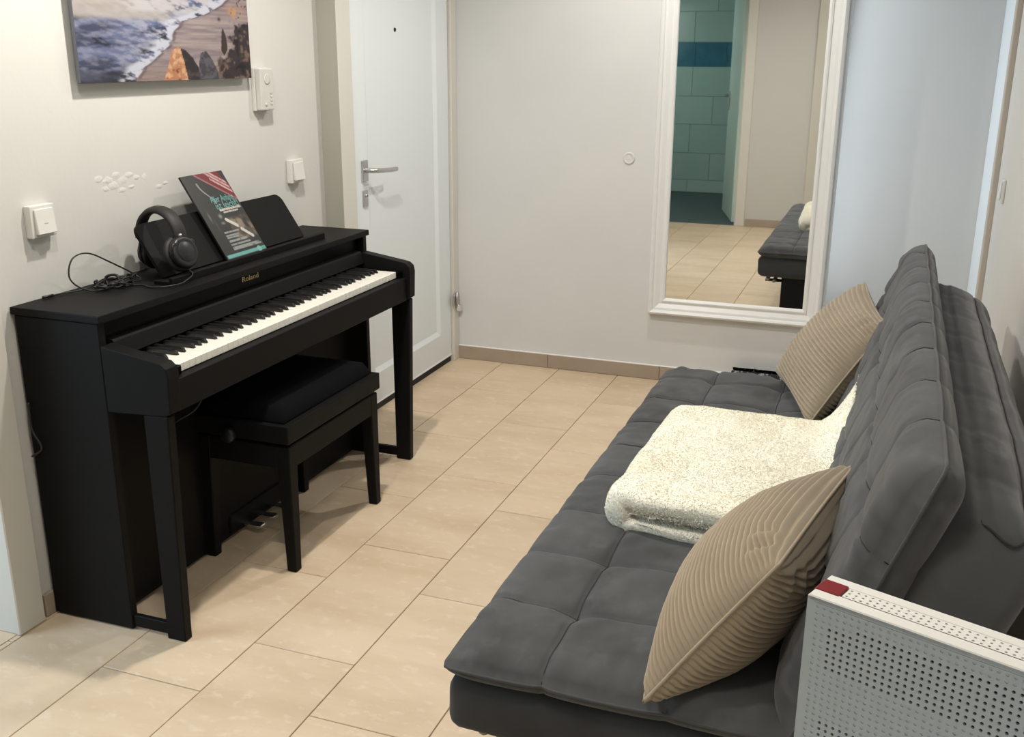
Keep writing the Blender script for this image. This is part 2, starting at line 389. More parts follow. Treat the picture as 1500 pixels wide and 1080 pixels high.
bx('weather_strip', LX+0.0002, LX+0.004, 1.352, 2.292, 0.033, 0.040, 'frame', d1, b=0.001)
# handle
lathe('peephole', [(0.0, 0.004), (0.007, 0.004), (0.0085, 0.002), (0.0085, 0)][::-1], (LX-0.011, 1.775, 1.585), (1, 0, 0), 'rubber', d1, n=16)
h = bx('handle_plate', LX+0.0003, LX+0.010, 1.418, 1.462, 0.996, 1.079, 'steel', d1, b=0.002)
V, Fc = tubeg(catmull([(LX+0.008, 1.440, 1.040), (LX+0.035, 1.440, 1.040), (LX+0.052, 1.456, 1.039), (LX+0.056, 1.50, 1.036), (LX+0.055, 1.57, 1.031), (LX+0.053, 1.628, 1.029)], 6), 0.0095, 10)
add('lever', V, Fc, 'steel', h, smooth=True)
k_ = bx('keyhole_plate', LX+0.0003, LX+0.007, 1.421, 1.460, 0.893, 0.960, 'steel', d1, b=0.002)
lathe('lock_cylinder', [(0.0085, 0), (0.0085, 0.006), (0.007, 0.008)], (LX+0.006, 1.440, 0.938), (1, 0, 0), 'chrome', k_, n=16)
lathe('keyhole', [(0.0035, 0), (0.0035, 0.0012)], (LX+0.0135, 1.440, 0.938), (1, 0, 0), 'rubber', k_, n=10)
# hinge with clip near the back corner
hg = bx('hinge', 0.2135, 0.221, 2.27, 2.345, 0.290, 0.352, 'steel', d1, b=0.003)
V, Fc = tubeg([(0.226, 2.305, 0.286), (0.226, 2.305, 0.356)], 0.006, 10); add('hinge_pin', V, Fc, 'steel', hg, smooth=True)
bx('hinge_stop', 0.214, 0.236, 2.318, 2.350, 0.255, 0.288, 'chrome', hg, b=0.003)

# right wall door in the niche (door_2) + casing
d2 = bpy.data.objects.new('door_2', None); COL.objects.link(d2); struct(d2, 'narrow glimpse of a pale door at the right corner')
bx('door_leaf', XR-0.012, XR+0.03, 2.385, NICHE_Y-0.002, 0.008, 2.05, 'door', d2, b=0.002)
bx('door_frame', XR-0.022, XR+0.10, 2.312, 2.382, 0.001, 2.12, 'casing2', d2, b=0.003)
# bathroom doorway (door_3) seen in mirror
d3 = bpy.data.objects.new('door_3', None); COL.objects.link(d3); struct(d3, 'bathroom doorway with an open door, seen in the mirror')
add('door_frame', *join([boxg(0.885, 0.968, YF+0.0005, YF+0.016, 0.001, 2.13, 0.003), boxg(0.8755, 0.9045, YF-0.13, YF+0.002, 0.001, 2.06, 0.002),
                         boxg(-0.01, 0.07, YF+0.0005, YF+0.016, 0.001, 2.13, 0.003), boxg(-0.01, 0.968, YF+0.0005, YF+0.016, 2.131, 2.2, 0.003)]), 'casing', d3)
prism('door_leaf', [(0.870, -2.64), (0.660, -3.41), (0.622, -3.40), (0.832, -2.63)], 'z', 0.01, 2.04, 'bathdoor', d3, b=0.002)
hp_ = bx('handle_plate', 0.630, 0.640, -3.352, -3.318, 0.98, 1.16, 'steel', d3, b=0.002)
tube('lever', catmull([(0.640, -3.335, 1.12), (0.600, -3.345, 1.12), (0.588, -3.33, 1.12), (0.612, -3.24, 1.12)], 5), 0.009, 'steel', hp_)
# bathroom
YBW = -4.72
bw = struct(bx('wall_bathroom', -0.9, 1.6, YBW-0.1, YBW, 0, ZC, 'bathgrout', b=0), 'green lit tiled bathroom wall with a blue band, seen in the mirror')
ZR = [0.003, 0.14, 0.438, 0.752, 1.053, 1.367, 1.623, 1.94, 2.25]
for r_, (za, zb) in enumerate(zip(ZR[:-1], ZR[1:])):
    blue = (r_ == 5)
    tw = 0.34 if blue else 0.60
    x0 = -0.99 if blue else (-1.19 if r_ % 2 == 0 else -0.95)
    while x0 < 1.5:
        a, b_ = max(x0, -0.85), min(x0+tw, 1.5)
        if b_-a > 0.02: add('tile', *boxg(a+.002, b_-.002, YBW+0.0005, YBW+0.008, za+.002, zb-.002, 0.0015), 'bathblue' if blue else 'bathtile', bw)
        x0 += tw
struct(add('wall_bathroom_side', *join([boxg(-0.95, -0.85, -4.8, YF-0.12, 0, ZC, 0), boxg(1.5, 1.6, -4.8, YF-0.12, 0, ZC, 0)]), 'bathtile'))
struct(bx('floor_bathroom', -0.9, 1.55, -4.75, YF-0.002, -0.004, 0.002, 'bathfloor', b=0), 'dark teal bathroom floor, seen in the mirror')

# ------------------------------------------------------------------ digital piano
PX0, PXF, PY0, PY1 = 0.148, 0.415, -0.345, 1.045
KX = 0.565
pn = empty('digital_piano', (0.36, 0.35, 0), 'black upright digital piano standing along the left wall', 'piano')
bx('top_board', 0.140, 0.421, PY0-0.004, PY1+0.004, 0.853, 0.873, 'piano', pn, b=0.003, seg=2)
for ya, yb in ((PY0, PY0+0.024), (PY1-0.024, PY1)):
    bx('side_panel', PX0, PXF-0.004, ya, yb, 0.004, 0.852, 'piano', pn, b=0.002)
bx('back_panel', PX0+0.002, PX0+0.014, PY0+0.025, PY1-0.025, 0.06, 0.85, 'piano', pn, b=0)
bx('lower_panel', 0.322, 0.338, PY0+0.025, PY1-0.025, 0.012, 0.640, 'piano', pn, b=0.002)
bx('upper_panel', 0.375, 0.389, PY0+0.025, PY1-0.025, 0.775, 0.852, 'piano_gloss', pn, b=0.001)
# key cover ledge: sloping strip under the upper panel
prism('key_cover', [(0.376, 0.803), (0.408, 0.801), (0.413, 0.796), (0.424, 0.758), (0.414, 0.755), (0.376, 0.768)], 'y', PY0+0.046, PY1-0.046, 'piano', pn, b=0.001)
prism('key_bed', [(0.340, 0.632), (0.590, 0.632), (0.590, 0.66), (0.566, 0.716), (0.340, 0.716)], 'y', PY0+0.046, PY1-0.046, 'piano', pn, b=0.001)
bx('key_slip', 0.5675, 0.592, PY0+0.046, PY1-0.046, 0.633, 0.7165, 'piano', pn, b=0.002)
cheek = [(0.412, 0.624), (0.590, 0.634), (0.603, 0.642), (0.606, 0.735), (0.602, 0.756), (0.588, 0.768), (0.570, 0.772), (0.412, 0.796)]
for ya, yb in ((PY0, PY0+0.044), (PY1-0.044, PY1)):
    prism('cheek_block', cheek, 'y', ya, yb, 'piano', pn, b=0.003, seg=2)
KY0 = -0.2525; KY1 = KY0+1.225
for ya, yb in ((PY0+0.0465, KY0-0.001), (KY1+0.001, PY1-0.0465)):
    bx('end_block', 0.425, 0.577, ya, yb, 0.7175, 0.741, 'piano_gloss', pn, b=0.002)
# legs: tapered, with a floor rail back to the side panel
for s, y_ in ((0, PY0), (1, PY1)):
    a, b_ = (y_, y_+0.030) if s == 0 else (y_-0.030, y_)
    V, Fc = prismg([(0.522, 0.0), (0.580, 0.0), (0.594, 0.633), (0.520, 0.629)], 'y', a, b_, 0.003)
    leg = add('leg', V, Fc, 'piano', pn)
    bx('foot_rail', 0.405, 0.545, a+0.006, b_-0.008, 0.010, 0.044, 'piano', pn, b=0.002)
# keys
wk = 1.225/52; gap = 0.0007
Vw, Fw = boxg(0.413, KX, gap, wk-gap, 0.7185, 0.741, 0.0015)
first = add('white_key', Vw - np.array([0, 0, 0]) + np.array([0, KY0, 0]), Fw, 'white_key', pn)
for k in range(1, 52):
    o = first.copy(); COL.objects.link(o); o.location.y = k*wk
bk = None; names = 'ABCDEFG'
for k in range(51):
    nt_ = names[k % 7]
    if nt_ in 'BE': continue
    off = {'A': .002, 'C': -.003, 'D': .003, 'F': -.004, 'G': 0.0}[nt_]
    yc = KY0+(k+1)*wk+off
    if bk is None:
        y00 = yc
        V, Fc = prismg([(0.416, 0.7415), (0.516, 0.7415), (0.508, 0.7535), (0.416, 0.7545)], 'y', yc-0.0048, yc+0.0048, 0.0015)
        bk = add('black_key', V, Fc, 'black_key', pn)
    else:
        o = bk.copy(); COL.objects.link(o); o.location.y = yc-y00
lg = text('brand_lettering', 'Roland', 'gold', pn, (0.3893, 0.292, 0.826), (0, 1, 0), (0, 0, 1), 0.022, width=0.085)
lg['label'] = 'small gold brand lettering on the black panel'
# music rest
th = 0.010
def rest_xz(t): return 0.318-0.092*t, 0.888+0.140*t       # bottom to top
def rest_panel():
    n = 8; ya, yb, r = 0.030, 0.772, 0.030
    out = [(ya, 0.0), (yb, 0.0)]
    for k in range(n+1):
        a = PI/2*k/n; out.append((yb-r+r*math.cos(a), 1-(r-r*math.sin(a))/0.167))
    for k in range(n+1):
        a = PI/2+PI/2*k/n; out.append((ya+r+r*math.cos(a), 1-(r-r*math.sin(a))/0.167))
    nx, nz = 0.836, 0.549
    V = []; N = len(out)
    for d in (0, -th):
        for y, t in out:
            x, z = rest_xz(t); V.append((x+nx*d, y, z+nz*d))
    Fc = [list(range(N)), list(range(N, 2*N))[::-1]]+[[i, i+N, (i+1) % N+N, (i+1) % N] for i in range(N)]
    return V, Fc
mr_ = add('music_rest', *rest_panel(), 'piano', pn)
prism('music_ledge', [(0.306, 0.8735), (0.368, 0.8735), (0.368, 0.893), (0.360, 0.896), (0.356, 0.884), (0.306, 0.884)], 'y', 0.0, 0.825, 'piano', pn, b=0.001)
# pedals
pb = bx('pedal_box', 0.29, 0.345, 0.20, 0.50, 0.02, 0.085, 'piano', pn, b=0.004)
for y_ in (0.27, 0.345, 0.42):
    V, Fc = prismg([(0.335, y_-0.010), (0.375, y_-0.011), (0.405, y_-0.016), (0.418, y_-0.010), (0.420, y_+0.010), (0.405, y_+0.016), (0.375, y_+0.011), (0.335, y_+0.010)], 'z', 0.030, 0.039, 0.0025)
    add('pedal', V, Fc, 'chrome', pn)
# power cable stub under the key bed and adapter box
tube('power_cable', catmull([(0.42, -0.02, 0.632), (0.44, 0.0, 0.58), (0.425, -0.02, 0.53), (0.385, -0.05, 0.50), (0.335, -0.05, 0.47)], 6), 0.003, 'cable', pn, n=6)
tube('wall_cable', catmull([(0.16, PY0-0.004, 0.62), (0.165, PY0-0.010, 0.55), (0.19, PY0-0.010, 0.50), (0.15, PY0-0.008, 0.47)], 5), 0.003, 'cable', pn, n=6)

# ------------------------------------------------------------------ piano bench
bn = empty('piano_bench', (0.49, 0.355, 0), 'black wooden piano bench with dark cloth seat in front of the piano', 'bench')
BX0, BX1, BY0, BY1 = 0.330, 0.652, 0.086, 0.640
bx('seat_frame', BX0-0.004, BX1+0.004, BY0-0.008, BY1+0.008, 0.412, 0.468, 'piano', bn, b=0.004, seg=2)
def padbox(x0, x1, y0, y1, z0, z1, nx=16, ny=28):
    u = np.linspace(0, 1, nx); v = np.linspace(0, 1, ny); U, Vv = np.meshgrid(u, v, indexing='ij')
    e = np.minimum(np.minimum(U, 1-U)*(x1-x0), np.minimum(Vv, 1-Vv)*(y1-y0)); f = np.clip(e/0.028, 0, 1); f = np.sqrt(1-(1-f)**2)
    Z = z0+(z1-z0)*(0.15+0.85*f); P = np.stack([x0+U*(x1-x0), y0+Vv*(y1-y0), Z], -1).reshape(-1, 3)
    Q = P.copy(); Q[:, 2] = z0
    Fc = grid_faces(nx, ny).tolist()+grid_faces(nx, ny, nx*ny, True).tolist()
    N = nx*ny; b = [i*ny for i in range(nx)]+[(nx-1)*ny+j for j in range(1, ny)]+[i*ny+ny-1 for i in range(nx-2, -1, -1)]+[j for j in range(ny-2, 0, -1)]
    for i in range(len(b)):
        a, c = b[i], b[(i+1) % len(b)]; Fc.append([a, a+N, c+N, c])
    return np.vstack([P, Q]), Fc
V, Fc = padbox(BX0+0.012, BX1-0.018, BY0+0.010, BY1-0.012, 0.467, 0.512)
add('seat_pad', V, Fc, 'bench_pad', bn, smooth=True)
bx('apron', BX1-0.022, BX1-0.003, BY0+0.03, BY1-0.03, 0.330, 0.402, 'piano', bn, b=0.003)
bx('apron', BX0+0.003, BX0+0.022, BY0+0.03, BY1-0.03, 0.330, 0.402, 'piano', bn, b=0.003)
bx('apron', BX0+0.03, BX1-0.03, BY0+0.004, BY0+0.022, 0.330, 0.402, 'piano', bn, b=0.003)
bx('apron', BX0+0.03, BX1-0.03, BY1-0.022, BY1-0.004, 0.330, 0.402, 'piano', bn, b=0.003)
bx('lift_frame', BX0+0.03, BX1-0.035, BY0+0.03, BY1-0.03, 0.345, 0.413, 'piano_gloss', bn, b=0.002)
for sx in (0, 1):
    for sy in (0, 1):
        xo = BX1-0.002 if sx else BX0+0.002; yo = BY1-0.002 if sy else BY0+0.002
        dx = -1 if sx else 1; dy = -1 if sy else 1
        T = [(xo, yo), (xo+dx*0.046, yo), (xo+dx*0.046, yo+dy*0.046), (xo, yo+dy*0.046)]
        Bq = [(xo-dx*0.000, yo-dy*0.000), (xo+dx*0.032, yo), (xo+dx*0.032, yo+dy*0.032), (xo, yo+dy*0.032)]
        V = [(x, y, 0.0) for x, y in Bq]+[(x, y, 0.402) for x, y in T]
        Fc = [[3, 2, 1, 0], [4, 5, 6, 7]]+[[i, (i+1) % 4, (i+1) % 4+4, i+4] for i in range(4)]
        bm = bmesh.new(); vv = [bm.verts.new(p) for p in V]
        for f in Fc: bm.faces.new([vv[i] for i in f])
        bmesh.ops.recalc_face_normals(bm, faces=bm.faces); bevel_bm(bm, 0.003)
        add('leg', *bm_out(bm), 'piano', bn)
lathe('height_knob', [(0.010, 0), (0.010, 0.012), (0.021, 0.014), (0.023, 0.02), (0.023, 0.034), (0.019, 0.038)], (0.463, BY0+0.005, 0.425), (0, -1, 0), 'hp', bn, n=18)

# ------------------------------------------------------------------ music book
bkx = empty('music_book', (0.318, 0.41, 0.885), 'thin dark piano tuition book with red corner leaning on the music rest', 'book')
BO = np.array([0.3395, 0.302, 0.8865])            # bottom near corner of the cover
BU = np.array([-0.006, 0.999, 0.0]); BU /= np.linalg.norm(BU)
lean = math.radians(32.0); BVv = np.array([-math.sin(lean), 0.0, math.cos(lean)]); BN = np.cross(BU, BVv)
if BN[0] < 0: BN = -BN
BW, BH, BT = 0.210, 0.288, 0.006
def bpt(u, v, d=0.0): return BO+BU*u+BVv*v+BN*d
V = [bpt(u, v, d) for d in (0, -BT) for u, v in ((0, 0), (BW, 0), (BW, BH), (0, BH))]
add('pages', V, [[0, 1, 2, 3], [7, 6, 5, 4], [0, 4, 5, 1], [1, 5, 6, 2], [2, 6, 7, 3], [3, 7, 4, 0]], 'hp', bkx)
def lin(c): return tuple(((x/255)/12.92 if x/255 <= 0.04045 else ((x/255+0.055)/1.055)**2.4) for x in c)
def mixc(C, m, col): C[:] = C*(1-m[..., None])+np.array(lin(col))*m[..., None]
def sst(x, a, b): t = np.clip((x-a)/(b-a), 0, 1); return t*t*(3-2*t)
nu, nv = 150, 206
U, Vv = np.meshgrid(np.linspace(0, 1, nu), np.linspace(0, 1, nv), indexing='ij')
C = np.zeros((nu, nv, 3)); C[:] = lin((42, 44, 43))
# red corner band
dd = (U-0.30)*0.62-(1-Vv)*0.80*0+0  # placeholder
e1 = (U-0.30)/0.70; e2 = (1-Vv)/0.36
red = ((e2 < e1) & (U > 0.30)) & ~((1-Vv) < 0.10*sst(U, .80, 1.0)*2.2-0.06)
mixc(C, red.astype(float), (128, 32, 44))
edge = ((np.abs(e2-e1) < 0.035) & (U > .3)).astype(float); mixc(C, edge*0.6, (205, 140, 140))
# lines of pale small print in the red band (illegible) parallel to its edge
for q, (lo, hi) in ((0.20, (.52, .95)), (0.33, (.55, .97)), (0.47, (.62, .98))):
    dl = (e1-e2)-(1-q-0.28); a_ = (U > lo) & (U < hi) & (np.abs(dl) < 0.045) & (red > 0)
    mixc(C, a_*(0.55+0.45*(vnoise(U*60, Vv*9, 5) > .3)), (225, 185, 185))
# harp-like curve (grey line art)
cu = 0.42+0.22*np.sin((Vv-0.60)*3.4)*0+0.0
arc = np.abs(U-(0.27+0.20*sst(0.90-Vv, 0, .26)**1.4)); mixc(C, ((arc < 0.018) & (Vv < 0.90) & (Vv > 0.66)).astype(float)*0.85, (165, 170, 165))
mixc(C, (((U-.46)**2+(Vv*1.37-.655*1.37)**2) < .0009).astype(float), (150, 158, 155))
for (cu_, cv_, ru, rv, col) in ((.14, .50, .018, .05, (120, 122, 118)), (.38, .49, .035, .022, (165, 165, 160)), (.36, .41, .04, .014, (150, 150, 145)), (.2, .40, .02, .07, (75, 74, 72))):
    mixc(C, np.exp(-(((U-cu_)/ru)**2+((Vv-cv_)/rv)**2)), col)
# photo of hands on keys
ph = sst(U, .42, .62)*sst(1.0-U, -.02, .06)*sst(Vv, .16, .24)*sst(.475-Vv, 0, .07)
nz_ = fbm(U*11+Vv*4, Vv*15, 3)
mixc(C, ph*0.9, (96, 84, 74)); mixc(C, ph*sst(nz_, .45, .7), (158, 142, 126)); mixc(C, ph*sst(.42-nz_, 0, .14), (40, 36, 34))
for (a0, b0, a1, b1) in ((.47, .44, .64, .35), (.70, .30, .86, .20)):
    t = np.clip(((U-a0)*(a1-a0)+(Vv-b0)*(b1-b0))/((a1-a0)**2+(b1-b0)**2), 0, 1)
    d_ = np.hypot(U-a0-t*(a1-a0), (Vv-b0-t*(b1-b0))*1.37); mixc(C, (d_ < .030).astype(float)*.95, (232, 230, 222))
# pale text bars (illegible lines) lower left
for k, (v_, u1) in enumerate(((.300, .62), (.262, .56), (.255-.02, .54), (.195, .70), (.155, .74), (.118, .92), (.098, .96))):
    b_ = (np.abs(Vv-v_) < .010) & (U > .26-.0*k) & (U < u1)
    mixc(C, b_*(0.45+0.5*(vnoise(U*55+k*7, Vv*3, 9) > .35)), (170, 176, 174))
mixc(C, ((np.abs(Vv-.555) < .011) & (U > .44) & (U < .97)).astype(float)*(.5+.5*(vnoise(U*70, Vv*2, 2) > .3)), (220, 215, 208))
mixc(C, ((np.abs(Vv-.525) < .010) & (U > .50) & (U < .86)).astype(float)*(.5+.5*(vnoise(U*70+9, Vv*2, 2) > .3)), (215, 210, 203))
# teal pipe at the foot
mixc(C, ((np.abs(Vv-.035) < .019) & (U > .03)).astype(float), (120, 196, 192))
mixc(C, ((np.hypot((U-.84)*1.0, (Vv-.035)*1.37) < .048)).astype(float), (150, 214, 208))
mixc(C, ((np.abs(Vv-.035) < .012) & (U > .90)).astype(float)*.9, (95, 175, 176))
P = (BO+BU*(U[..., None]*BW)+BVv*(Vv[..., None]*BH)+BN*0.0005).reshape(-1, 3)
def colored(name, P, Fc, C, m, parent):
    o = add(name, P, Fc, m, parent)
    a = o.data.color_attributes.new('Col', 'FLOAT_COLOR', 'POINT')
    buf = np.ones((len(P), 4), dtype=np.float32); buf[:, :3] = C.reshape(-1, 3); a.data.foreach_set('color', buf.ravel()); return o
cv = colored('front_cover', P, grid_faces(nu, nv), C*0.55, 'cover', bkx); cv['label'] = 'glossy printed front cover with red corner and teal title'
text('title_line', 'Aller Anfang', 'teal', bkx, bpt(0.075, 0.188, 0.001), BU, BVv, 0.030, width=0.118)
text('title_line', 'ist leicht!', 'teal', bkx, bpt(0.083, 0.164, 0.001), BU, BVv, 0.034, width=0.115)

# ------------------------------------------------------------------ headphones hung on the music rest
hpn = empty('headphones', (0.27, 0.10, 0.88), 'black over-ear headphones hung over the left end of the music rest', 'headphones')
HC = Vector((0.262, 0.100, 0.985)); HR = 0.078
band = [HC+Vector((HR*math.cos(a), -0.012*math.cos(a), HR*1.03*math.sin(a))) for a in np.linspace(PI*1.02, -0.02*PI, 26)]
tube('headband', band, 0.0105, 'hp_pad', hpn, n=10, ry=0.022)
fc = Vector((0.350, 0.076, 0.952)); fn = Vector((0.93, -0.12, 0.30)).normalized()
rc = Vector((0.186, 0.150, 0.935)); rn = Vector((-1, 0.05, 0.1)).normalized()
for cpt, nn, top in ((fc, fn, band[-1]), (rc, rn, band[0])):
    cup = lathe('ear_cup', [(0.0, -0.004), (0.043, -0.004), (0.047, 0.004), (0.044, 0.015), (0.036, 0.020), (0.031, 0.017), (0.025, 0.021), (0.0005, 0.022)], cpt, nn, 'hp', hpn, n=28)
    prof = [(0.024+0.000, -0.022)]+[(0.040+0.012*math.cos(a), -0.014+0.010*math.sin(a)) for a in np.linspace(-PI/2, PI/2, 9)]+[(0.024, -0.004)]
    lathe('ear_pad', prof, cpt, nn, 'hp_pad', hpn, n=28)
    side = Vector((0, 1, 0))
    up = (top-cpt); e = [cpt+nn*0.006+side*0.047, cpt+nn*0.006+side*0.041+Vector((0, 0, 0.028)), top.lerp(cpt, 0.25)+side*0.004, top, top.lerp(cpt, 0.25)-side*0.004, cpt+nn*0.006-side*0.041+Vector((0, 0, 0.028)), cpt+nn*0.006-side*0.047]
    tube('yoke', catmull(e, 5), 0.0042, 'hp', hpn, n=7)
lathe('ear_cup_ring', [(0.026, 0.0), (0.029, 0.0), (0.029, 0.003), (0.026, 0.003)], fc+fn*0.0165, fn, 'hp_pad', hpn, n=28)
lathe('slider_joint', [(0.005, 0), (0.005, 0.004)], band[-3]+Vector((0.008, -0.01, 0)), (0.7, -0.6, 0.3), 'steel', hpn, n=10)
rr = random.Random(4)
cab = [fc+Vector((0.004, 0.0, -0.040)), (0.372, 0.085, 0.892), (0.384, 0.045, 0.884), (0.385, 0.0, 0.879), (0.34, -0.045, 0.8765), (0.29, -0.03, 0.8765), (0.25, -0.06, 0.877), (0.22, -0.15, 0.880),
       (0.19, -0.185, 0.915), (0.185, -0.165, 0.965), (0.19, -0.11, 0.972), (0.20, -0.04, 0.935), (0.225, 0.02, 0.892), (0.25, 0.01, 0.879)]
x, y = 0.24, -0.03
for k in range(46):
    a = k*1.05+rr.uniform(-.35, .35); r_ = rr.uniform(.45, 1.0)
    cab.append((0.225+0.038*r_*math.cos(a)+0.02*math.sin(k*.5), -0.06+0.085*r_*math.sin(a), 0.8775+rr.random()*0.020))
cab += [(0.19, -0.13, 0.879), (0.165, -0.19, 0.877), (0.16, -0.22, 0.877)]
tube('cable', catmull(cab, 6), 0.0022, 'cable', hpn, n=6)
tube('plug', [(0.16, -0.22, 0.8775), (0.158, -0.235, 0.8775), (0.156, -0.252, 0.8775)], 0.0038, 'hp', hpn, n=8)
tube('cable_tie', catmull([(0.215, -0.075, 0.876), (0.205, -0.07, 0.90), (0.235, -0.06, 0.905), (0.245, -0.065, 0.876)], 4), 0.004, 'hp', hpn, n=6)

# ------------------------------------------------------------------ canvas picture
CY0, CY1, CZ0, CZ1 = -0.036, 0.750, 1.410, 2.005
cvp = empty('canvas_picture', (XL+0.01, 0.357, CZ0), 'canvas print of a rocky surf beach hanging over the piano', 'picture')
prism('canvas_edge', [(CY0, CZ0), (CY1, CZ0), (CY1, CZ1), (CY0, CZ1)], 'x', XL+0.016, XL+0.0285, 'canvas', cvp, b=0.002)
bx('hanger_bar', XL+0.0005, XL+0.0165, 0.1, 0.6, CZ1-0.10, CZ1-0.07, 'canvas', cvp, b=0.001)
bx('spacer', XL+0.0005, XL+0.0165, 0.1, 0.6, CZ0+0.16, CZ0+0.18, 'canvas', cvp, b=0.001)
nu, nv = 330, 240
U, Vv = np.meshgrid(np.linspace(0, 1, nu), np.linspace(0, 1, nv), indexing='ij')
H_ = Vv*(CZ1-CZ0)                                # metres above the lower edge
C = np.zeros((nu, nv, 3))
hh = np.array([-.02, 0, .04, .062, .10, .14, .17, .19, .22, .30, .6]); uu = np.array([.25, .28, .33, .40, .48, .51, .57, .70, .82, 1.0, 1.6])
shore = np.interp(H_, hh, uu)+0.022*(fbm(H_*60, U*4, 11, 3)-.5)+.012*(vnoise(H_*110, U*3, 3)-.5)
q_ = H_+.10*U; n1 = fbm(U*9, q_*52, 1, 5); n2 = fbm(U*24, q_*110, 2, 6); n3 = fbm(U*5+H_*12, H_*60-U*6, 4)
C[:] = lin((66, 72, 98))
mixc(C, sst(n3, .40, .64), (104, 112, 146)); mixc(C, sst(.44-n1, 0, .14), (42, 46, 66))
mixc(C, np.exp(-(((U-.40)/.12)**2+((H_-.176)/.022)**2))*.85, (74, 92, 142))
foam = sst(n2+.35*n3, .56, .92)*(.35+.65*sst(U, .10, .5)); mixc(C, foam*.8, (186, 190, 208))
ff = sst(H_, .158, .178)*sst(.232-H_, 0, .018)*sst(.50-U, -.12, .10); mixc(C, ff*(.75+.25*n2), (182, 176, 172))
ff2 = sst(H_, .185, .20)*sst(U, .15, .35)*sst(.27-H_, 0, .03); mixc(C, ff2*.8*sst(n2, .3, .55), (196, 194, 200))
mixc(C, sst(.045-H_, 0, .03)*sst(.34-U, 0, .1)*.7, (52, 52, 62)); mixc(C, sst(.012-H_, 0, .01)*(U < .28)*.6, (40, 40, 48))
dsh = shore-U; mixc(C, sst(.115-dsh, 0, .05)*(dsh > 0)*sst(n2, .28, .52)*.95, (200, 204, 220))
sand = sst(-dsh, -.004, .004); s1 = fbm(U*6, H_*150, 6); mixc(C, sand, (156, 143, 145)); mixc(C, sand*sst(s1, .48, .70)*.8, (130, 117, 124)); mixc(C, sand*sst(.42-s1, 0, .12)*.6, (176, 162, 158))
mixc(C, np.exp(-((dsh+.010)/.011)**2)*.7*sst(n2, .25, .55), (78, 68, 74))
mixc(C, sand*sst(.06-H_, 0, .05)*.35, (120, 92, 76))
def poly(pts):
    x = U; y = H_; ins = np.zeros(U.shape, bool); n = len(pts)
    for i in range(n):
        (x1, y1), (x2, y2) = pts[i], pts[(i+1) % n]
        c_ = ((y1 > y) != (y2 > y)) & (x < (x2-x1)*(y-y1)/(y2-y1+1e-9)+x1); ins ^= c_
    return ins.astype(float)
rk = fbm(U*40, H_*70, 8)
p1_ = poly([(.43, 0), (.465, .045), (.49, .085), (.525, .096), (.545, .092), (.575, .045), (.585, 0)]); mixc(C, p1_, (182, 128, 96)); mixc(C, p1_*sst(rk, .52, .7), (214, 172, 136)); mixc(C, p1_*sst(.42-rk, 0, .1), (116, 68, 48))
p2_ = poly([(.575, 0), (.56, .05), (.54, .093), (.575, .085), (.61, .066), (.645, .035), (.66, 0)]); mixc(C, p2_, (48, 44, 46)); mixc(C, p2_*sst(rk, .55, .7), (74, 68, 68))
p3_ = poly([(.655, 0), (.648, .045), (.665, .078), (.70, .084), (.735, .06), (.76, .03), (.79, 0)]); mixc(C, p3_, (66, 64, 72)); mixc(C, p3_*sst(rk, .5, .66), (92, 90, 98))
p4_ = poly([(.77, 0), (.765, .04), (.79, .07), (.82, .055), (.85, .02), (.86, 0)]); mixc(C, p4_, (112, 98, 90)); mixc(C, p4_*sst(rk, .5, .66), (160, 142, 128))
clb = np.interp(H_, [0, .05, .09, .13, .16, .20], [.78, .80, .87, .86, .93, 1.05]); cl = sst(U+.16*(fbm(U*22, H_*40, 12)-.5)-clb, -.02, .02); c2 = fbm(U*34, H_*55, 14)
mixc(C, cl*.97, (50, 42, 47)); mixc(C, cl*sst(c2, .57, .75)*.8, (132, 110, 96)); mixc(C, cl*sst(.40-c2, 0, .1), (32, 28, 34))
p5_ = poly([(.80, .085), (.81, .14), (.82, .155), (.838, .13), (.845, .09), (.82, .07)]); mixc(C, p5_, (62, 52, 52))
oc = np.exp(-(((U-.91)/.05)**2+((H_-.205)/.022)**2)); mixc(C, oc*sst(fbm(U*30, H_*40, 15), .35, .6), (196, 150, 110))
sp = (fbm(U*60, H_*90, 16) > .66)*sst(U, .86, .9)*sst(H_, .1, .15); mixc(C, sp*.8, (60, 44, 44))
mixc(C, np.exp(-(((U-.80)/.01)**2+((H_-.18)/.006)**2)), (46, 38, 44))
mixc(C, sst(H_, .228, .25)*sst(n1, .45, .6)*.8*(U < .6), (58, 66, 70))
P = np.stack([np.full(U.shape, XL+0.029), CY0+0.001+U*(CY1-CY0-.002), CZ0+0.001+H_*(1-.002/(CZ1-CZ0))], -1).reshape(-1, 3)
colored('painted_front', P, grid_faces(nu, nv), C*0.72, 'paint', cvp)

# ------------------------------------------------------------------ wall devices
def switch(name, yc, zc, s, dep, label, side=1, x0=XL):
    r = empty(name, (x0, yc, zc), label, 'switch')
    X = lambda a, b: (x0+a, x0+b) if side > 0 else (x0-b, x0-a)
    bx('switch_frame', *X(0.0005, dep*0.62), yc-s/2, yc+s/2, zc-s/2, zc+s/2, 'plastic', r, b=0.003, seg=2)
    rk_ = prism('rocker', [(x0+side*a, z) for a, z in ((dep*.63, zc-s*.39), (dep*.98, zc-s*.385), (dep*.84, zc+s*.05), (dep*.76, zc+s*.39), (dep*.63, zc+s*.39))], 'y', yc-s*.38, yc+s*.38, 'plastic', r, b=0.0015)
    return r, rk_
r, rk_ = switch('light_switch', -0.217, 1.073, 0.083, 0.036, 'cream light switch left of the piano, near the picture edge')
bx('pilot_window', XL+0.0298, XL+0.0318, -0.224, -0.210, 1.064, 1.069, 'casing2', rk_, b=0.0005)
switch('light_switch', 1.012, 1.078, 0.083, 0.036, 'white light switch between music rest and entrance door')
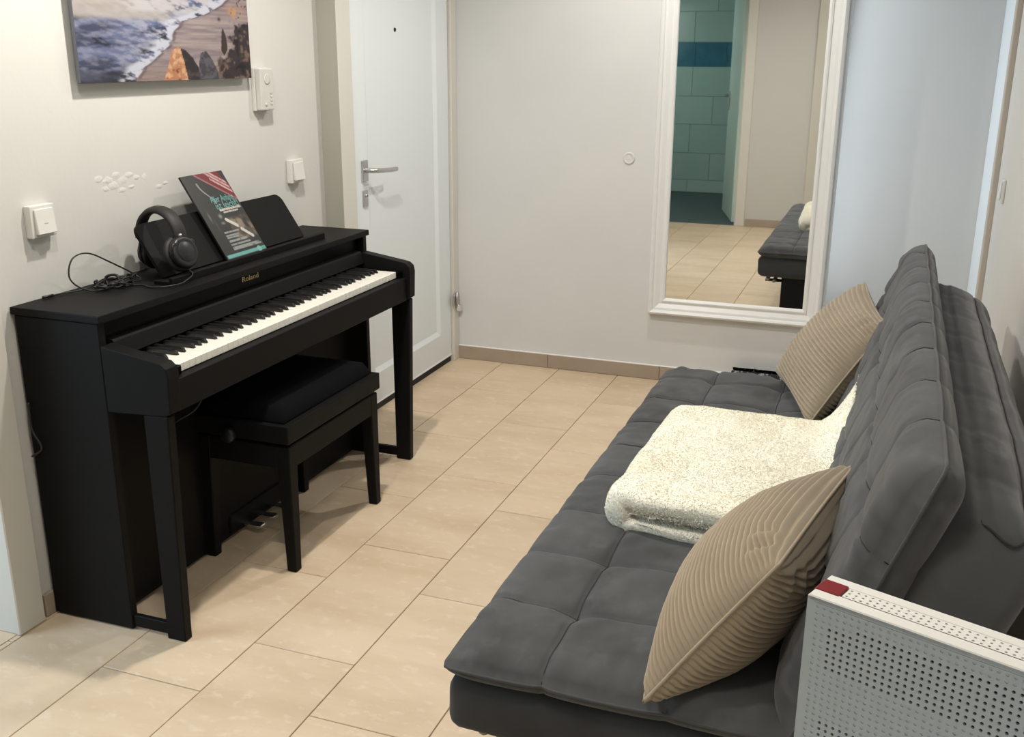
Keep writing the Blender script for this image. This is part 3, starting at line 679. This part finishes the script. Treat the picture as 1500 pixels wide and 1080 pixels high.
switch('light_switch', 2.02, 1.005, 0.083, 0.020, 'small switch on the right wall above the sofa back', -1, XR)
ic = empty('intercom', (XL, 0.822, 1.37), 'narrow off-white door intercom right of the canvas picture', 'intercom')
bx('intercom_base', XL+0.0005, XL+0.014, 0.785, 0.872, 1.300, 1.442, 'plastic_dim', ic, b=0.002)
hs = bx('intercom_front', XL+0.0145, XL+0.036, 0.789, 0.868, 1.303, 1.440, 'plastic_dim', ic, b=0.004, seg=2)
lathe('call_button', [(0.006, 0), (0.006, 0.002), (0.004, 0.003)], (XL+0.036, 0.815, 1.322), (1, 0, 0), 'plastic_dim', hs, n=14)
for k in range(4):
    bx('button', XL+0.036, XL+0.038, 0.842, 0.854, 1.320+k*0.012, 1.327+k*0.012, 'plastic_dim', hs, b=0.0006)
lathe('speaker_ring', [(0.018, 0), (0.018, 0.0012), (0.014, 0.0012)], (XL+0.036, 0.828, 1.405), (1, 0, 0), 'plastic_dim', hs, n=20)
cp = lathe('round_wall_cap', [(0.0275, 0.0), (0.0275, 0.003), (0.024, 0.006), (0.021, 0.0062), (0.020, 0.005), (0.012, 0.006)], (1.062, YB-0.0003, 1.038), (0, -1, 0), 'wallback', None, n=28)
tag(cp, 'round blank cover cap on the back wall left of the mirror', 'wall cap')

# ------------------------------------------------------------------ wall mirror
mr = empty('wall_mirror', (1.574, YB, 0.325), 'tall wall mirror in a white moulded frame', 'mirror')
MX0, MX1, MZ0, MZ1 = 1.187, 1.962, 0.329, 2.17
prof = [(0.0, 0.0), (0.0, 0.034), (0.004, 0.046), (0.012, 0.051), (0.020, 0.047), (0.024, 0.041), (0.034, 0.039), (0.052, 0.030), (0.058, 0.029), (0.060, 0.033), (0.068, 0.035), (0.076, 0.031), (0.079, 0.020), (0.079, 0.0)]
def mirror_side(a, b, inx, inz):
    V = []; n = len(prof)
    for (cx, cz, sx, sz) in (a, b):
        for (w_, d) in prof: V.append((cx+sx*w_, YB-0.0005-d, cz+sz*w_))
    Fc = [[i, (i+1) % n, n+(i+1) % n, n+i] for i in range(n)]+[list(range(n)), list(range(n, 2*n))[::-1]]
    return V, Fc
cs = {'bl': (MX0, MZ0, 1, 1), 'br': (MX1, MZ0, -1, 1), 'tr': (MX1, MZ1, -1, -1), 'tl': (MX0, MZ1, 1, -1)}
for a, b in (('bl', 'br'), ('br', 'tr'), ('tr', 'tl'), ('tl', 'bl')):
    V, Fc = mirror_side(cs[a], cs[b], 0, 0)
    bm = bmesh.new(); vv = [bm.verts.new(p) for p in V]
    for f in Fc: bm.faces.new([vv[i] for i in f])
    bmesh.ops.recalc_face_normals(bm, faces=bm.faces)
    add('frame_rail', *bm_out(bm), 'frame', mr)
gl = add('mirror_glass', *boxg(MX0+0.07, MX1-0.07, YB-0.022, YB-0.012, MZ0+0.07, MZ1-0.07, 0), 'glass', mr)

# ------------------------------------------------------------------ sofa bed
SY0, SY1 = -0.800, 1.125
sf = empty('sofa_bed', (2.0, 0.16, 0), 'grey velvet tufted sofa bed with reclined backrest along the right wall', 'sofa')
def dome(t): return np.clip(4*t*(1-t), 0, 1)**0.36
def cellcoord(x, lines):
    L = np.array(lines); k = np.clip(np.searchsorted(L, x, side='right')-1, 0, len(L)-2)
    return np.clip((x-L[k])/(L[k+1]-L[k]), 0, 1), k
def seamdist(x, lines):
    return np.min(np.abs(x[..., None]-np.array(lines[1:-1])), -1)
def pad(name, o, eu, ev, ew, ul, vl, T, m, parent, nu=84, nv=236, scal=0.012, quilt=0.30, seed=1, edge=0.055, tip=0.004, grv=0.006, back_q=0.5, sag=None):
    """quilted mattress pad. u across (lines ul), v along (lines vl), w thickness direction"""
    o = np.array(o); eu = np.array(eu); ev = np.array(ev); ew = np.array(ew)
    W, L = ul[-1], vl[-1]
    # denser samples near seams
    u = np.linspace(0, W, nu); v = np.linspace(0, L, nv)
    U, Vv = np.meshgrid(u, v, indexing='ij')
    cu, ku = cellcoord(U, ul); cv_, kv = cellcoord(Vv, vl)
    du, dv = dome(cu), dome(cv_)
    fu = np.clip(np.minimum(U, W-U)/edge, 0, 1); fv = np.clip(np.minimum(Vv, L-Vv)/edge, 0, 1)
    fu = np.sqrt(1-(1-fu)**2); fv = np.sqrt(1-(1-fv)**2); f = fu*fv
    sd = np.minimum(seamdist(U, ul) if len(ul) > 2 else 9+0*U, seamdist(Vv, vl) if len(vl) > 2 else 9+0*U)
    node = np.exp(-((seamdist(U, ul)/0.03)**2+(seamdist(Vv, vl)/0.03)**2)) if len(ul) > 2 and len(vl) > 2 else 0*U
    wr = (fbm(U*13+seed, Vv*9, seed, 3)-.5)*0.016*f
    wr2 = (vnoise(U*34, Vv*8, seed+3)-.5)*0.016*np.exp(-(np.minimum(Vv, L-Vv)/0.065)**2)*f + (vnoise(Vv*30, U*8, seed+5)-.5)*0.010*np.exp(-(np.minimum(U, W-U)/0.05)**2)*f
    top = T*.5*f*((1-quilt)+quilt*du*dv) - grv*np.exp(-(sd/0.0055)**2)*np.clip(f*1.6-.3, 0, 1) - 0.012*node + wr+wr2
    bot = -T*.5*f*((1-quilt*back_q)+quilt*back_q*du*dv)
    # scalloped outline, corner tips
    su = np.where(U < W/2, -1, 1); sv = np.where(Vv < L/2, -1, 1)
    Uo = U+su*scal*(dv-.55)*np.clip(1-np.minimum(U, W-U)/.09, 0, 1)
    Vo = Vv+sv*scal*(du-.55)*np.clip(1-np.minimum(Vv, L-Vv)/.09, 0, 1)
    ct = np.exp(-((np.minimum(U, W-U)/.022)**2+(np.minimum(Vv, L-Vv)/.022)**2))
    Uo = Uo+su*tip*ct; Vo = Vo+sv*tip*ct
    off = sag(U/W, Vv/L) if sag else 0*U
    A = o+Uo[..., None]*eu+Vo[..., None]*ev+(top+off)[..., None]*ew
    B = o+Uo[..., None]*eu+Vo[..., None]*ev+(bot+off)[..., None]*ew
    N = nu*nv; Fc = grid_faces(nu, nv).tolist()+grid_faces(nu, nv, N, True).tolist()
    b = [i*nv for i in range(nu)]+[(nu-1)*nv+j for j in range(1, nv)]+[i*nv+nv-1 for i in range(nu-2, -1, -1)]+[j for j in range(nv-2, 0, -1)]
    for i in range(len(b)):
        a, c = b[i], b[(i+1) % len(b)]; Fc.append([a, a+N, c+N, c])
    V = np.vstack([A.reshape(-1, 3), B.reshape(-1, 3)])
    ob = add(name, V, Fc, m, parent, smooth=True)
    # stitched welt around the edge and thread in the seams
    E_ = A.reshape(-1, 3)[b]; V2, F2 = tubeg([tuple(p) for p in E_[::2]], 0.0032, 5, closed=True); add('welt', V2, F2, m, ob, smooth=True)
    th_ = []
    iu = [int(round(x/W*(nu-1))) for x in ul[1:-1]]; iv = [int(round(x/L*(nv-1))) for x in vl[1:-1]]
    for i in iu: th_.append(tubeg([tuple(A[i, j]+ew*0.0008) for j in range(0, nv, 2)], 0.0016, 4))
    for j in iv: th_.append(tubeg([tuple(A[i, j]+ew*0.0008) for i in range(0, nu, 1)], 0.0016, 4))
    if th_: add('seam', *join(th_), 'seam', ob, smooth=True)
    return ob
# seat pad (u = x, v = y)
ul = [0, 0.185, 0.405, 0.64]; vl = [0]+[0.222*(k+1) for k in range(8)]+[SY1-SY0]
pad('seat_pad', (1.532, SY0, 0.428), (1, 0, 0), (0, 1, 0), np.array([0, 0, 1.0]), ul, vl, 0.072, 'velvet', sf, quilt=0.09, seed=2, scal=0.011)
def roundbox(size, r, n, disp=None):
    """rounded box centred at 0; n = segments per axis"""
    sx, sy, sz = [s/2 for s in size]; V = []; idx = {}; Fc = []
    def vert(p):
        k = tuple(np.round(p, 6))
        if k not in idx: idx[k] = len(V); V.append(p)
        return idx[k]
    def lins(n_, s): 
        t = np.linspace(-1, 1, n_+1); return t
    for ax in range(3):
        a, b = (ax+1) % 3, (ax+2) % 3
        ta, tb = np.linspace(-1, 1, n[a]+1), np.linspace(-1, 1, n[b]+1)
        for sgn in (-1, 1):
            ids = np.zeros((len(ta), len(tb)), int)
            for i, x in enumerate(ta):
                for j, y in enumerate(tb):
                    p = np.zeros(3); p[ax] = sgn; p[a] = x; p[b] = y; ids[i, j] = vert(p)
            for i in range(len(ta)-1):
                for j in range(len(tb)-1):
                    q = [ids[i, j], ids[i+1, j], ids[i+1, j+1], ids[i, j+1]]; Fc.append(q if sgn > 0 else q[::-1])
    V = np.array(V)*np.array([sx, sy, sz]); inner = np.array([sx-r, sy-r, sz-r])
    c_ = np.clip(V, -inner, inner); d = V-c_; ln = np.linalg.norm(d, axis=1, keepdims=True)
    V = np.where(ln > 1e-9, c_+d/np.maximum(ln, 1e-9)*r, V)
    if disp is not None: V = disp(V)
    return V, Fc
def base_disp(V):
    s = np.clip(1-np.abs(V[:, 2:3])/0.06, 0, 1)
    V = V.copy(); V[:, 0] += 0.006*np.sign(V[:, 0])*(vnoise(V[:, 1]*14, V[:, 2]*20, 3)-.4)
    V[:, 2] += 0.010*(fbm(V[:, 1]*7, V[:, 0]*9, 5)-.5)
    return V
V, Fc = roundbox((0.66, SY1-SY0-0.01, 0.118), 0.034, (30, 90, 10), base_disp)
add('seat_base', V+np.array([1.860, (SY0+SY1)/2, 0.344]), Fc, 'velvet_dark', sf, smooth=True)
# backrest: rear slab and front quilted pad, both reclined
LA = math.radians(19.6)
ub = np.array([math.sin(LA), 0, math.cos(LA)]); nb = np.array([-math.cos(LA), 0, math.sin(LA)])      # up along the back, facing front
BL, BT2, BHh = SY1-SY0-0.02, 0.225, 0.490
SEAMS_X = (-0.040, 0.045)
def back_disp(V):
    V = V.copy()       # local x = thickness (front +), y = length, z = up along the back
    top = np.clip((V[:, 2]-(BHh/2-0.045))/0.03, 0, 1)
    for sx in SEAMS_X:
        V[:, 2] -= 0.010*top*np.exp(-((V[:, 0]-sx)/0.007)**2)*np.clip((BL/2-0.05-np.abs(V[:, 1]))/.03, 0, 1)
    V[:, 2] += 0.010*top*np.cos(np.clip(V[:, 0]/0.09, -1, 1)*PI/2)
    for k in range(-4, 5):
        V[:, 2] -= 0.002*top*np.exp(-((V[:, 1]-k*0.235)/0.02)**2)*np.clip((V[:, 0]+.04)/.03, 0, 1)
    V[:, 0] += 0.010*(fbm(V[:, 1]*5, V[:, 2]*7, 9)-.5)
    V[:, 2] += 0.010*(fbm(V[:, 1]*6, V[:, 0]*14, 10)-.5)
    V[:, 0] += 0.055*np.clip((-V[:, 1]-(BL/2-0.45))/0.45, 0, 1)*np.clip(-V[:, 0]/(BT2/2), 0, 1)
    # far and near upper corners rounded down
    e = np.clip((np.abs(V[:, 1])-(BL/2-0.15))/0.15, 0, 1); V[:, 2] -= 0.035*e**2*np.clip((V[:, 2]+.1)/.3, 0, 1)
    return V
V, Fc = roundbox((BT2, BL, BHh), 0.072, (22, 150, 40), back_disp)
CB = np.array([2.345, (SY0+SY1)/2, 0.583])
def toback(V): return CB+V[:, :1]*nb+V[:, 1:2]*np.array([0, 1, 0])+V[:, 2:3]*ub
add('back_base', toback(V), [q for q in Fc], 'velvet', sf, smooth=True)
th_ = []
for sx in SEAMS_X:
    ys = np.linspace(-BL/2+0.07, BL/2-0.07, 70)
    p = np.stack([np.full(70, sx), ys, np.full(70, BHh/2)], -1); p = back_disp(p); p[:, 2] += 0.0005
    th_.append(tubeg([tuple(q) for q in toback(p)], 0.0022, 5))
p = np.stack([np.linspace(SEAMS_X[0], SEAMS_X[1], 12), -BL/2+0.07-0.03*np.sin(np.linspace(0, PI, 12)), np.full(12, BHh/2)], -1); p = back_disp(p)
th_.append(tubeg([tuple(q) for q in toback(p)], 0.0022, 5))
add('seam', *join(th_), 'seam', sf, smooth=True)
ul = [0, 0.185, 0.355, 0.530]; vl = [0]+[0.222*(k+1) for k in range(8)]+[SY1-SY0-0.005]
PO = np.array([2.140, SY0+0.002, 0.430])
pad('back_pad', PO, ub, np.array([0, 1.0, 0]), nb, ul, vl, 0.105, 'velvet', sf, quilt=0.11, seed=5, edge=0.06, scal=0.007)
# dark storage box under the seat, two metal tubes in front of it, four feet
bx('storage_box', 1.665, 2.19, SY0+0.06, SY1-0.06, 0.032, 0.284, 'boxcloth', sf, b=0.006)
for x, z in ((1.588, 0.272), (1.625, 0.262)):
    tube('front_tube', [(x, SY0+.05, z), (x, SY1-.05, z)], 0.011, 'tubemetal', sf)
for y in (SY0+0.12, (SY0+SY1)/2, SY1-0.12):
    tube('cross_tube', [(1.57, y, 0.252), (1.67, y, 0.252)], 0.009, 'leg', sf)
for x in (1.72, 2.13):
    for y in (SY0+0.14, SY1-0.14):
        lathe('foot', [(0.018, 0.0), (0.022, 0.004), (0.026, 0.033)], (x, y, 0.0), (0, 0, 1), 'leg', sf, n=16)

# ------------------------------------------------------------------ corduroy cushions
def cushion(A, B, C_, D, T, label, nrib, seed, bow=0.05):
    """A near bottom, B near top, C far top, D far bottom; u runs bottom->top, v near->far; ribs run along v"""
    A, B, C_, D = [np.array(q, float) for q in (A, B, C_, D)]
    ctr = (A+B+C_+D)/4
    r = empty('corduroy_cushion', tuple(ctr), label, 'cushion', 'beige corduroy cushions on the sofa')
    nrm = np.cross((B+C_)-(A+D), (C_+D)-(A+B)); nrm /= np.linalg.norm(nrm)
    if nrm[2] < 0: nrm = -nrm
    nu, nv = nrib*10+1, 56
    u = np.linspace(0, 1, nu); v = np.linspace(0, 1, nv); U, Vv = np.meshgrid(u, v, indexing='ij')
    def half(sgn):
        # concave sides
        uc = 0.5+(U-.5)*(1-bow*np.sin(PI*Vv)**1.2*np.abs(2*U-1)); vc = 0.5+(Vv-.5)*(1-bow*np.sin(PI*U)**1.2*np.abs(2*Vv-1))
        P = ((1-uc)*(1-vc))[..., None]*A+(uc*(1-vc))[..., None]*B+(uc*vc)[..., None]*C_+((1-uc)*vc)[..., None]*D
        x = 2*U-1; y = 2*Vv-1
        f = (1-np.abs(x)**2.2)**0.62*(1-np.abs(y)**2.2)**0.62
        edge = np.clip(np.minimum(1-np.abs(x), 1-np.abs(y))/.05, 0, 1)
        ph = U*nrib*2*PI+0.5*np.sin(Vv*PI*2+seed)*(U-.5)
        rib = 0.0115*np.abs(np.cos(ph/2))**0.75*(0.30+0.70*edge)
        cr = 0.010*(fbm(U*5+seed, Vv*6, seed)-.5)*f
        fold = -0.010*np.exp(-(((U-.9)/.06)**2+((Vv-.12)/.12)**2))*np.sin(Vv*60)
        return P+nrm*sgn*((T/2*f*(1.25 if sgn < 0 else 1)+rib+cr+fold*edge)[..., None])
    P1, P2 = half(1), half(-1); N = nu*nv
    F1 = grid_faces(nu, nv); test = np.cross(P1[nu//2+1, nv//2]-P1[nu//2, nv//2], P1[nu//2, nv//2+1]-P1[nu//2, nv//2])
    fl_ = np.dot(test, nrm) < 0
    b = [i*nv for i in range(nu)]+[(nu-1)*nv+j for j in range(1, nv)]+[i*nv+nv-1 for i in range(nu-2, -1, -1)]+[j for j in range(nv-2, 0, -1)]
    rim = []
    for i in range(len(b)):
        a, c = b[i], b[(i+1) % len(b)]; q = [a, a+N, c+N, c]; rim.append(q[::-1] if fl_ else q)
    Fc = grid_faces(nu, nv, 0, fl_).tolist()+grid_faces(nu, nv, N, not fl_).tolist()+rim
    add('cushion_cover', np.vstack([P1.reshape(-1, 3), P2.reshape(-1, 3)]), Fc, 'cord', r, smooth=True)
    E_ = ((P1+P2)/2).reshape(-1, 3)[b]; V2, F2 = tubeg([tuple(p) for p in E_[::3]], 0.0036, 6, closed=True); add('seam', V2, F2, 'cord', r, smooth=True)
    return r
cushion((1.908, -0.832, 0.468), (2.096, -0.735, 0.706), (2.190, -0.24, 0.70), (1.932, -0.40, 0.492), 0.175, 'beige corduroy cushion nearest the camera, leaning beside the white router', 30, 1)
cushion((2.050, 0.600, 0.482), (2.232, 0.700, 0.762), (2.152, 1.110, 0.800), (1.905, 1.090, 0.484), 0.165, 'beige corduroy cushion at the far end of the sofa, below the mirror corner', 28, 2)

# ------------------------------------------------------------------ folded fleece blanket
bk_ = empty('fleece_blanket', (1.92, 0.18, 0.458), 'folded fluffy ivory blanket lying on the sofa between the cushions', 'blanket')
def blanket():
    # cross-section in (s across x, z): fold at the front (low x), two thick layers, lofted along y
    t = 0.030
    sec = []
    for s in np.linspace(1, 0.06, 26): sec.append((s, 0.088+t*.5*(1-.25*(1-s))))                 # top outer, from back to front
    for a in np.linspace(PI/2, 3*PI/2, 12)[1:-1]: sec.append((0.06+0.10*math.cos(a), 0.048+0.053*math.sin(a)))
    for s in np.linspace(0.06, 1, 20): sec.append((s, -0.006))                                   # bottom outer
    sec.append((1.0, 0.026))
    for s in np.linspace(1, 0.16, 18): sec.append((s, 0.034))                                    # inner lower
    for a in np.linspace(3*PI/2, PI/2, 7): sec.append((0.125+0.03*math.cos(a), 0.045+0.011*math.sin(a)))
    for s in np.linspace(0.16, 1, 18): sec.append((s, 0.056))                                    # inner upper
    sec = np.array(sec); n = len(sec); m_ = 70
    yy = np.linspace(0, 1, m_); V = []
    NL, FL, FR, NR = np.array([1.682, -0.215]), np.array([1.700, 0.480]), np.array([2.160, 0.455]), np.array([2.155, -0.255])
    for v in yy:
        L_ = NL*(1-v)+FL*v; R_ = NR*(1-v)+FR*v
        for s, z in sec:
            # rounded far/near ends
            rnd = 0.025*np.exp(-(max(0, s-0.0)/0.10)**2)
            vv_ = v
            p = L_*(1-s)+R_*s
            y_ = p[1]+ (rnd*(1-2*v) if (v < .12 or v > .88) else rnd*(1-2*v))
            k = max(0, (s-.84)/.16); zl = 0.0
            zl += 0.135*k**1.6*max(0, (v-.45)/.55)**1.4
            zl += 0.020*k**2
            taper = 1-0.45*(max(0, (v-.93)/.07)**2)-0.15*(max(0, (.04-v)/.04)**2)
            V.append((p[0]+0.02*k*max(0, (v-.6)/.4), y_, 0.458+z*taper+zl))
    V = np.array(V)
    nx = fbm(V[:, 0]*16, V[:, 1]*13, 21, 3)-.5
    outer = (np.tile(sec[:, 1], m_) > 0.05); V[:, 2] += np.where(outer, 0.012*nx, 0)
    V[:, 0] += np.where(np.tile(sec[:, 0], m_) < .08, 0.012*(vnoise(V[:, 1]*14, V[:, 2]*20, 4)-.5), 0)
    Fc = []
    for j in range(m_-1):
        for i in range(n): Fc.append([j*n+i, j*n+(i+1) % n, (j+1)*n+(i+1) % n, (j+1)*n+i])
    Fc.append(list(range(n))[::-1]); Fc.append([(m_-1)*n+i for i in range(n)])
    return V, Fc
V, Fc = blanket()
bb = add('blanket_cloth', V, Fc, 'fleece', bk_, smooth=True)
# pile: thin leaning blades over the whole surface
me = bb.data; me.update()
vco = np.array([v.co[:] for v in me.vertices])
me.calc_loop_triangles(); tri = [tuple(t.vertices) for t in me.loop_triangles]
tri = np.array(tri); A_, B_, C_ = vco[tri[:, 0]], vco[tri[:, 1]], vco[tri[:, 2]]
nr = np.cross(B_-A_, C_-A_); ar = np.linalg.norm(nr, axis=1); nr /= np.maximum(ar[:, None], 1e-12)
cen = (A_+B_+C_)/3
NB = 140000
idx = RNG.choice(len(tri), NB, p=ar/ar.sum()); r1 = np.sqrt(RNG.random(NB)); r2 = RNG.random(NB)
P0 = A_[idx]*(1-r1)[:, None]+B_[idx]*(r1*(1-r2))[:, None]+C_[idx]*(r1*r2)[:, None]
nn = nr[idx]
sw = np.stack([fbm(P0[:, 0]*22, P0[:, 1]*22, 31, 2)-.5, fbm(P0[:, 0]*22, P0[:, 1]*22, 41, 2)-.5, np.zeros(NB)], -1)*1.7
d_ = nn+sw+RNG.normal(0, .28, (NB, 3)); d_ /= np.linalg.norm(d_, axis=1, keepdims=True)
ln = RNG.uniform(.0055, .009, NB)[:, None]
sd_ = np.cross(d_, RNG.normal(0, 1, (NB, 3))); sd_ /= np.linalg.norm(sd_, axis=1, keepdims=True)
wd = 0.0019
T_ = np.stack([P0-sd_*wd-nn*.001, P0+sd_*wd-nn*.001, P0+d_*ln], 1).reshape(-1, 3)
add('pile', T_, np.arange(NB*3).reshape(-1, 3), 'fleece2', bk_, local=True, kind='stuff')

# ------------------------------------------------------------------ rolled dark mat at the back wall
rm = empty('rolled_mat', (1.76, 2.295, 0.05), 'dark flecked fabric roll at the back wall behind the sofa end', 'mat')
sp_ = []
for k in range(70):
    a = k/69*PI*2*3.2; r_ = 0.014+0.046*k/69; sp_.append((2.287+r_*math.cos(a), 0.0615+r_*math.sin(a)))
th2 = 0.0036; V = []; n = len(sp_)
for x in (1.60, 1.955):
    for k, (y, z) in enumerate(sp_):
        d = np.array([y-2.287, z-0.0615]); d /= np.linalg.norm(d)
        V.append((x, y, z)); V.append((x, y-d[0]*th2, z-d[1]*th2))
Fc = []
for k in range(n-1):
    a, b = 2*k, 2*k+2; A0 = 2*n
    Fc += [[a, b, b+A0, a+A0], [a+1, a+1+A0, b+1+A0, b+1], [a, a+1, b+1, b], [a+A0, b+A0, b+1+A0, a+1+A0]]
add('mat_roll', V, Fc, 'mat', rm)
tube('strap', [(1.70, 2.287+0.0615*math.cos(a), 0.0620+0.0608*math.sin(a)) for a in np.linspace(0, 2*PI, 28)[:-1]], 0.0022, 'rubber', rm, n=5, closed=True)

# ------------------------------------------------------------------ white router on a tall cabinet
RX = math.atan2(-0.043, 0.113)
RWd, RDp, RHt = 0.250, 0.032, 0.195
RTOP = 1.180
ro = empty('wifi_router', (2.182, -1.698, RTOP-RHt), 'upright white perforated router box with a red corner, lower right', 'router', rot=(0, 0, RX))
# local: x along the face, y depth (0 = face), z up
def perf(nx, nz, px, pz, x0, z0, r, depth, to3, closed):
    """grid of square cells with octagonal holes; closed(i,j) -> depth of a blind dimple (None = open)"""
    V = []; Fc = []; Fd = []
    for i in range(nx):
        for j in range(nz):
            cx, cz = x0+(i+.5)*px, z0+(j+.5)*pz; b = len(V)
            sq = [(-1, -1), (0, -1), (1, -1), (1, 0), (1, 1), (0, 1), (-1, 1), (-1, 0)]
            for a_, c_ in sq: V.append(to3(cx+a_*px/2, cz+c_*pz/2, 0))
            for a_, c_ in sq:
                h_ = math.hypot(a_, c_); V.append(to3(cx+a_/h_*r, cz+c_/h_*r, 0))
            dp = closed(i, j); dd_ = depth if dp is None else dp
            for a_, c_ in sq:
                h_ = math.hypot(a_, c_); V.append(to3(cx+a_/h_*r, cz+c_/h_*r, dd_))
            for k in range(8):
                k2 = (k+1) % 8
                Fc.append([b+k, b+k2, b+8+k2, b+8+k]); Fc.append([b+8+k, b+8+k2, b+16+k2, b+16+k])
            if dp is not None: Fd.append([b+16+k for k in range(8)])
    return V, Fc, Fd
PP = 0.0043
mX = 0.0035; nx = 56; nz = 44
def is_open(i, j):
    jt = nz-1-j          # rows from the top
    if i < 2 or i > nx-3: return False
    return (2 <= jt <= 9 and not (i < 6 and jt < 3)) or (18 <= jt <= 25) or (34 <= jt <= 41)
face3 = lambda x, z, d: (x, d, z)
V, Fc, Fd = perf(nx, nz, PP, PP, (RWd-nx*PP)/2, (RHt-nz*PP)/2-0.0002, 0.00105, 0.0016, face3, lambda i, j: None if is_open(i, j) else 0.0005)
fo = add('front_grille', V, Fc+Fd, 'router_face', ro, local=True); fo['label'] = 'perforated pale grey front face'
# rim of the face and body
bx0 = (RWd-nx*PP)/2; bz0 = (RHt-nz*PP)/2
rim = [boxg(0, bx0, 0, 0.003, 0, RHt, 0), boxg(RWd-bx0, RWd, 0, 0.003, 0, RHt, 0), boxg(bx0, RWd-bx0, 0, 0.003, 0, bz0, 0), boxg(bx0, RWd-bx0, 0, 0.003, RHt-bz0, RHt, 0)]
add('face_rim', *join(rim), 'router_face', ro, local=True)
add('inner_plate', *boxg(0.002, RWd-0.002, 0.0045, 0.006, 0.002, RHt-0.006, 0), 'router_in', ro, local=True)
RD0 = 0.0030
shell = [boxg(0, 0.003, RD0, RDp, 0, RHt-0.003, 0.0006), boxg(RWd-.003, RWd, RD0, RDp, 0, RHt-0.003, 0.0006), boxg(0.003, RWd-.003, RDp-0.003, RDp, 0, RHt-0.003, 0.0006), boxg(0.003, RWd-.003, RD0, RDp-.003, 0, 0.003, 0)]
add('shell', *join(shell), 'router', ro, local=True)
# top strip : plain edges, perforated band, red end block
tz = RHt+0.0006
top3 = lambda x, y, d: (x, y, tz-d)
tn = 54; bx1 = 0.0165; by1 = 0.0105; tp = 0.0043
V, Fc, Fd = perf(tn, 3, tp, 0.0040, bx1, by1, 0.0009, 0.0016, top3, lambda i, j: None)
add('top_grille', V, Fc, 'router', ro, local=True)
tb = [boxg(0, RWd, 0.0, by1, RHt-0.003, tz, 0.0008), boxg(0, RWd, by1+0.012, RDp, RHt-0.003, tz, 0.0008), boxg(bx1+tn*tp, RWd, by1, by1+0.012, RHt-0.003, tz, 0)]
add('top_frame', *join(tb), 'router', ro, local=True)
add('top_inner', *boxg(bx1-0.004, bx1+tn*tp, by1, by1+0.012, RHt-0.004, RHt-0.0014, 0), 'dimple', ro, local=True)
rd = add('corner_block', *boxg(-0.0003, 0.0155, 0.0085, 0.0245, RHt-0.012, tz+0.0005, 0.0008), 'red', ro, local=True); rd['label'] = 'glossy dark red corner block'
cb = empty('storage_cabinet', (2.42, -1.74, 0), 'white storage cabinet carrying the router at the lower right corner', 'cabinet')
CX0, CX1, CYa, CYb, CZt = 2.165, 2.585, -1.90, -1.60, RTOP-RHt-0.001
bx('body', CX0+0.004, CX1, CYa, CYb, 0.06, CZt-0.022, 'cabinet', cb, b=0.002)
bx('top', CX0, CX1, CYa-0.004, CYb+0.004, CZt-0.0215, CZt, 'cabinet', cb, b=0.003)
bx('plinth', CX0+0.02, CX1, CYa+0.02, CYb-0.02, 0.001, 0.06, 'piano', cb, b=0)
for z0, z1 in ((0.07, 0.50), (0.51, CZt-0.03)):
    d_o = bx('door', CX0-0.013, CX0+0.003, CYa+0.004, CYb-0.004, z0, z1, 'cabinet', cb, b=0.002)
    tube('knob', [(CX0-0.013, -1.64, (z0+z1)/2), (CX0-0.032, -1.64, (z0+z1)/2)], 0.008, 'steel', d_o)

# ------------------------------------------------------------------ ceiling spotlights
WARM = (1.0, 0.935, 0.845)
cl_ = empty('ceiling_spotlights', (0.85, 0.2, ZC), 'ceiling track with two round spot lamps above the piano bench', 'lamp')
bx('track', 0.80, 0.98, -1.05, 0.40, ZC-0.03, ZC-0.001, 'lamp', cl_, b=0.003)
c3_ = empty('ceiling_spotlight', (1.30, 1.62, ZC), 'single round ceiling spot lamp before the mirror wall', 'lamp')
for (x, y, wt, par) in ((0.95, -0.85, 6.5, cl_), (0.84, 0.12, 15.5, cl_), (1.30, 1.62, 8.0, c3_)):
    hd = lathe('spot_head', [(0.012, 0), (0.012, -0.03), (0.045, -0.045), (0.05, -0.10), (0.046, -0.10), (0.043, -0.088)], (x, y, ZC-(0.03 if par is cl_ else 0.001)), (0, 0, 1), 'lamp', par, n=20)
    lathe('bulb', [(0.03, 0.0), (0.034, -0.006), (0.02, -0.012), (0.001, -0.014)], (x, y, ZC-0.118), (0, 0, 1), 'bulb', hd, n=16)
    l = bpy.data.lights.new('spot_lamp', 'SPOT'); l.energy = wt*4; l.color = WARM; l.shadow_soft_size = 0.035; l.spot_size = math.radians(165); l.spot_blend = 0.6
    lo = bpy.data.objects.new('spot_lamp', l); COL.objects.link(lo); lo.location = (x, y, ZC-0.15)
# second fitting over the sofa side, behind the camera's left
c2_ = empty('ceiling_lamp', (1.75, -1.35, ZC), 'round white ceiling lamp over the front of the room', 'lamp')
lathe('lamp_shade', [(0.06, 0), (0.16, -0.02), (0.17, -0.06), (0.15, -0.085), (0.001, -0.09)], (1.75, -1.35, ZC-0.001), (0, 0, 1), 'lamp', c2_, n=32)
l = bpy.data.lights.new('ceiling_lamp_light', 'AREA'); l.shape = 'DISK'; l.size = 0.30; l.energy = 8; l.color = (1.0, 0.92, 0.80)
lo = bpy.data.objects.new('ceiling_lamp_light', l); COL.objects.link(lo); lo.location = (1.75, -1.35, ZC-0.095)
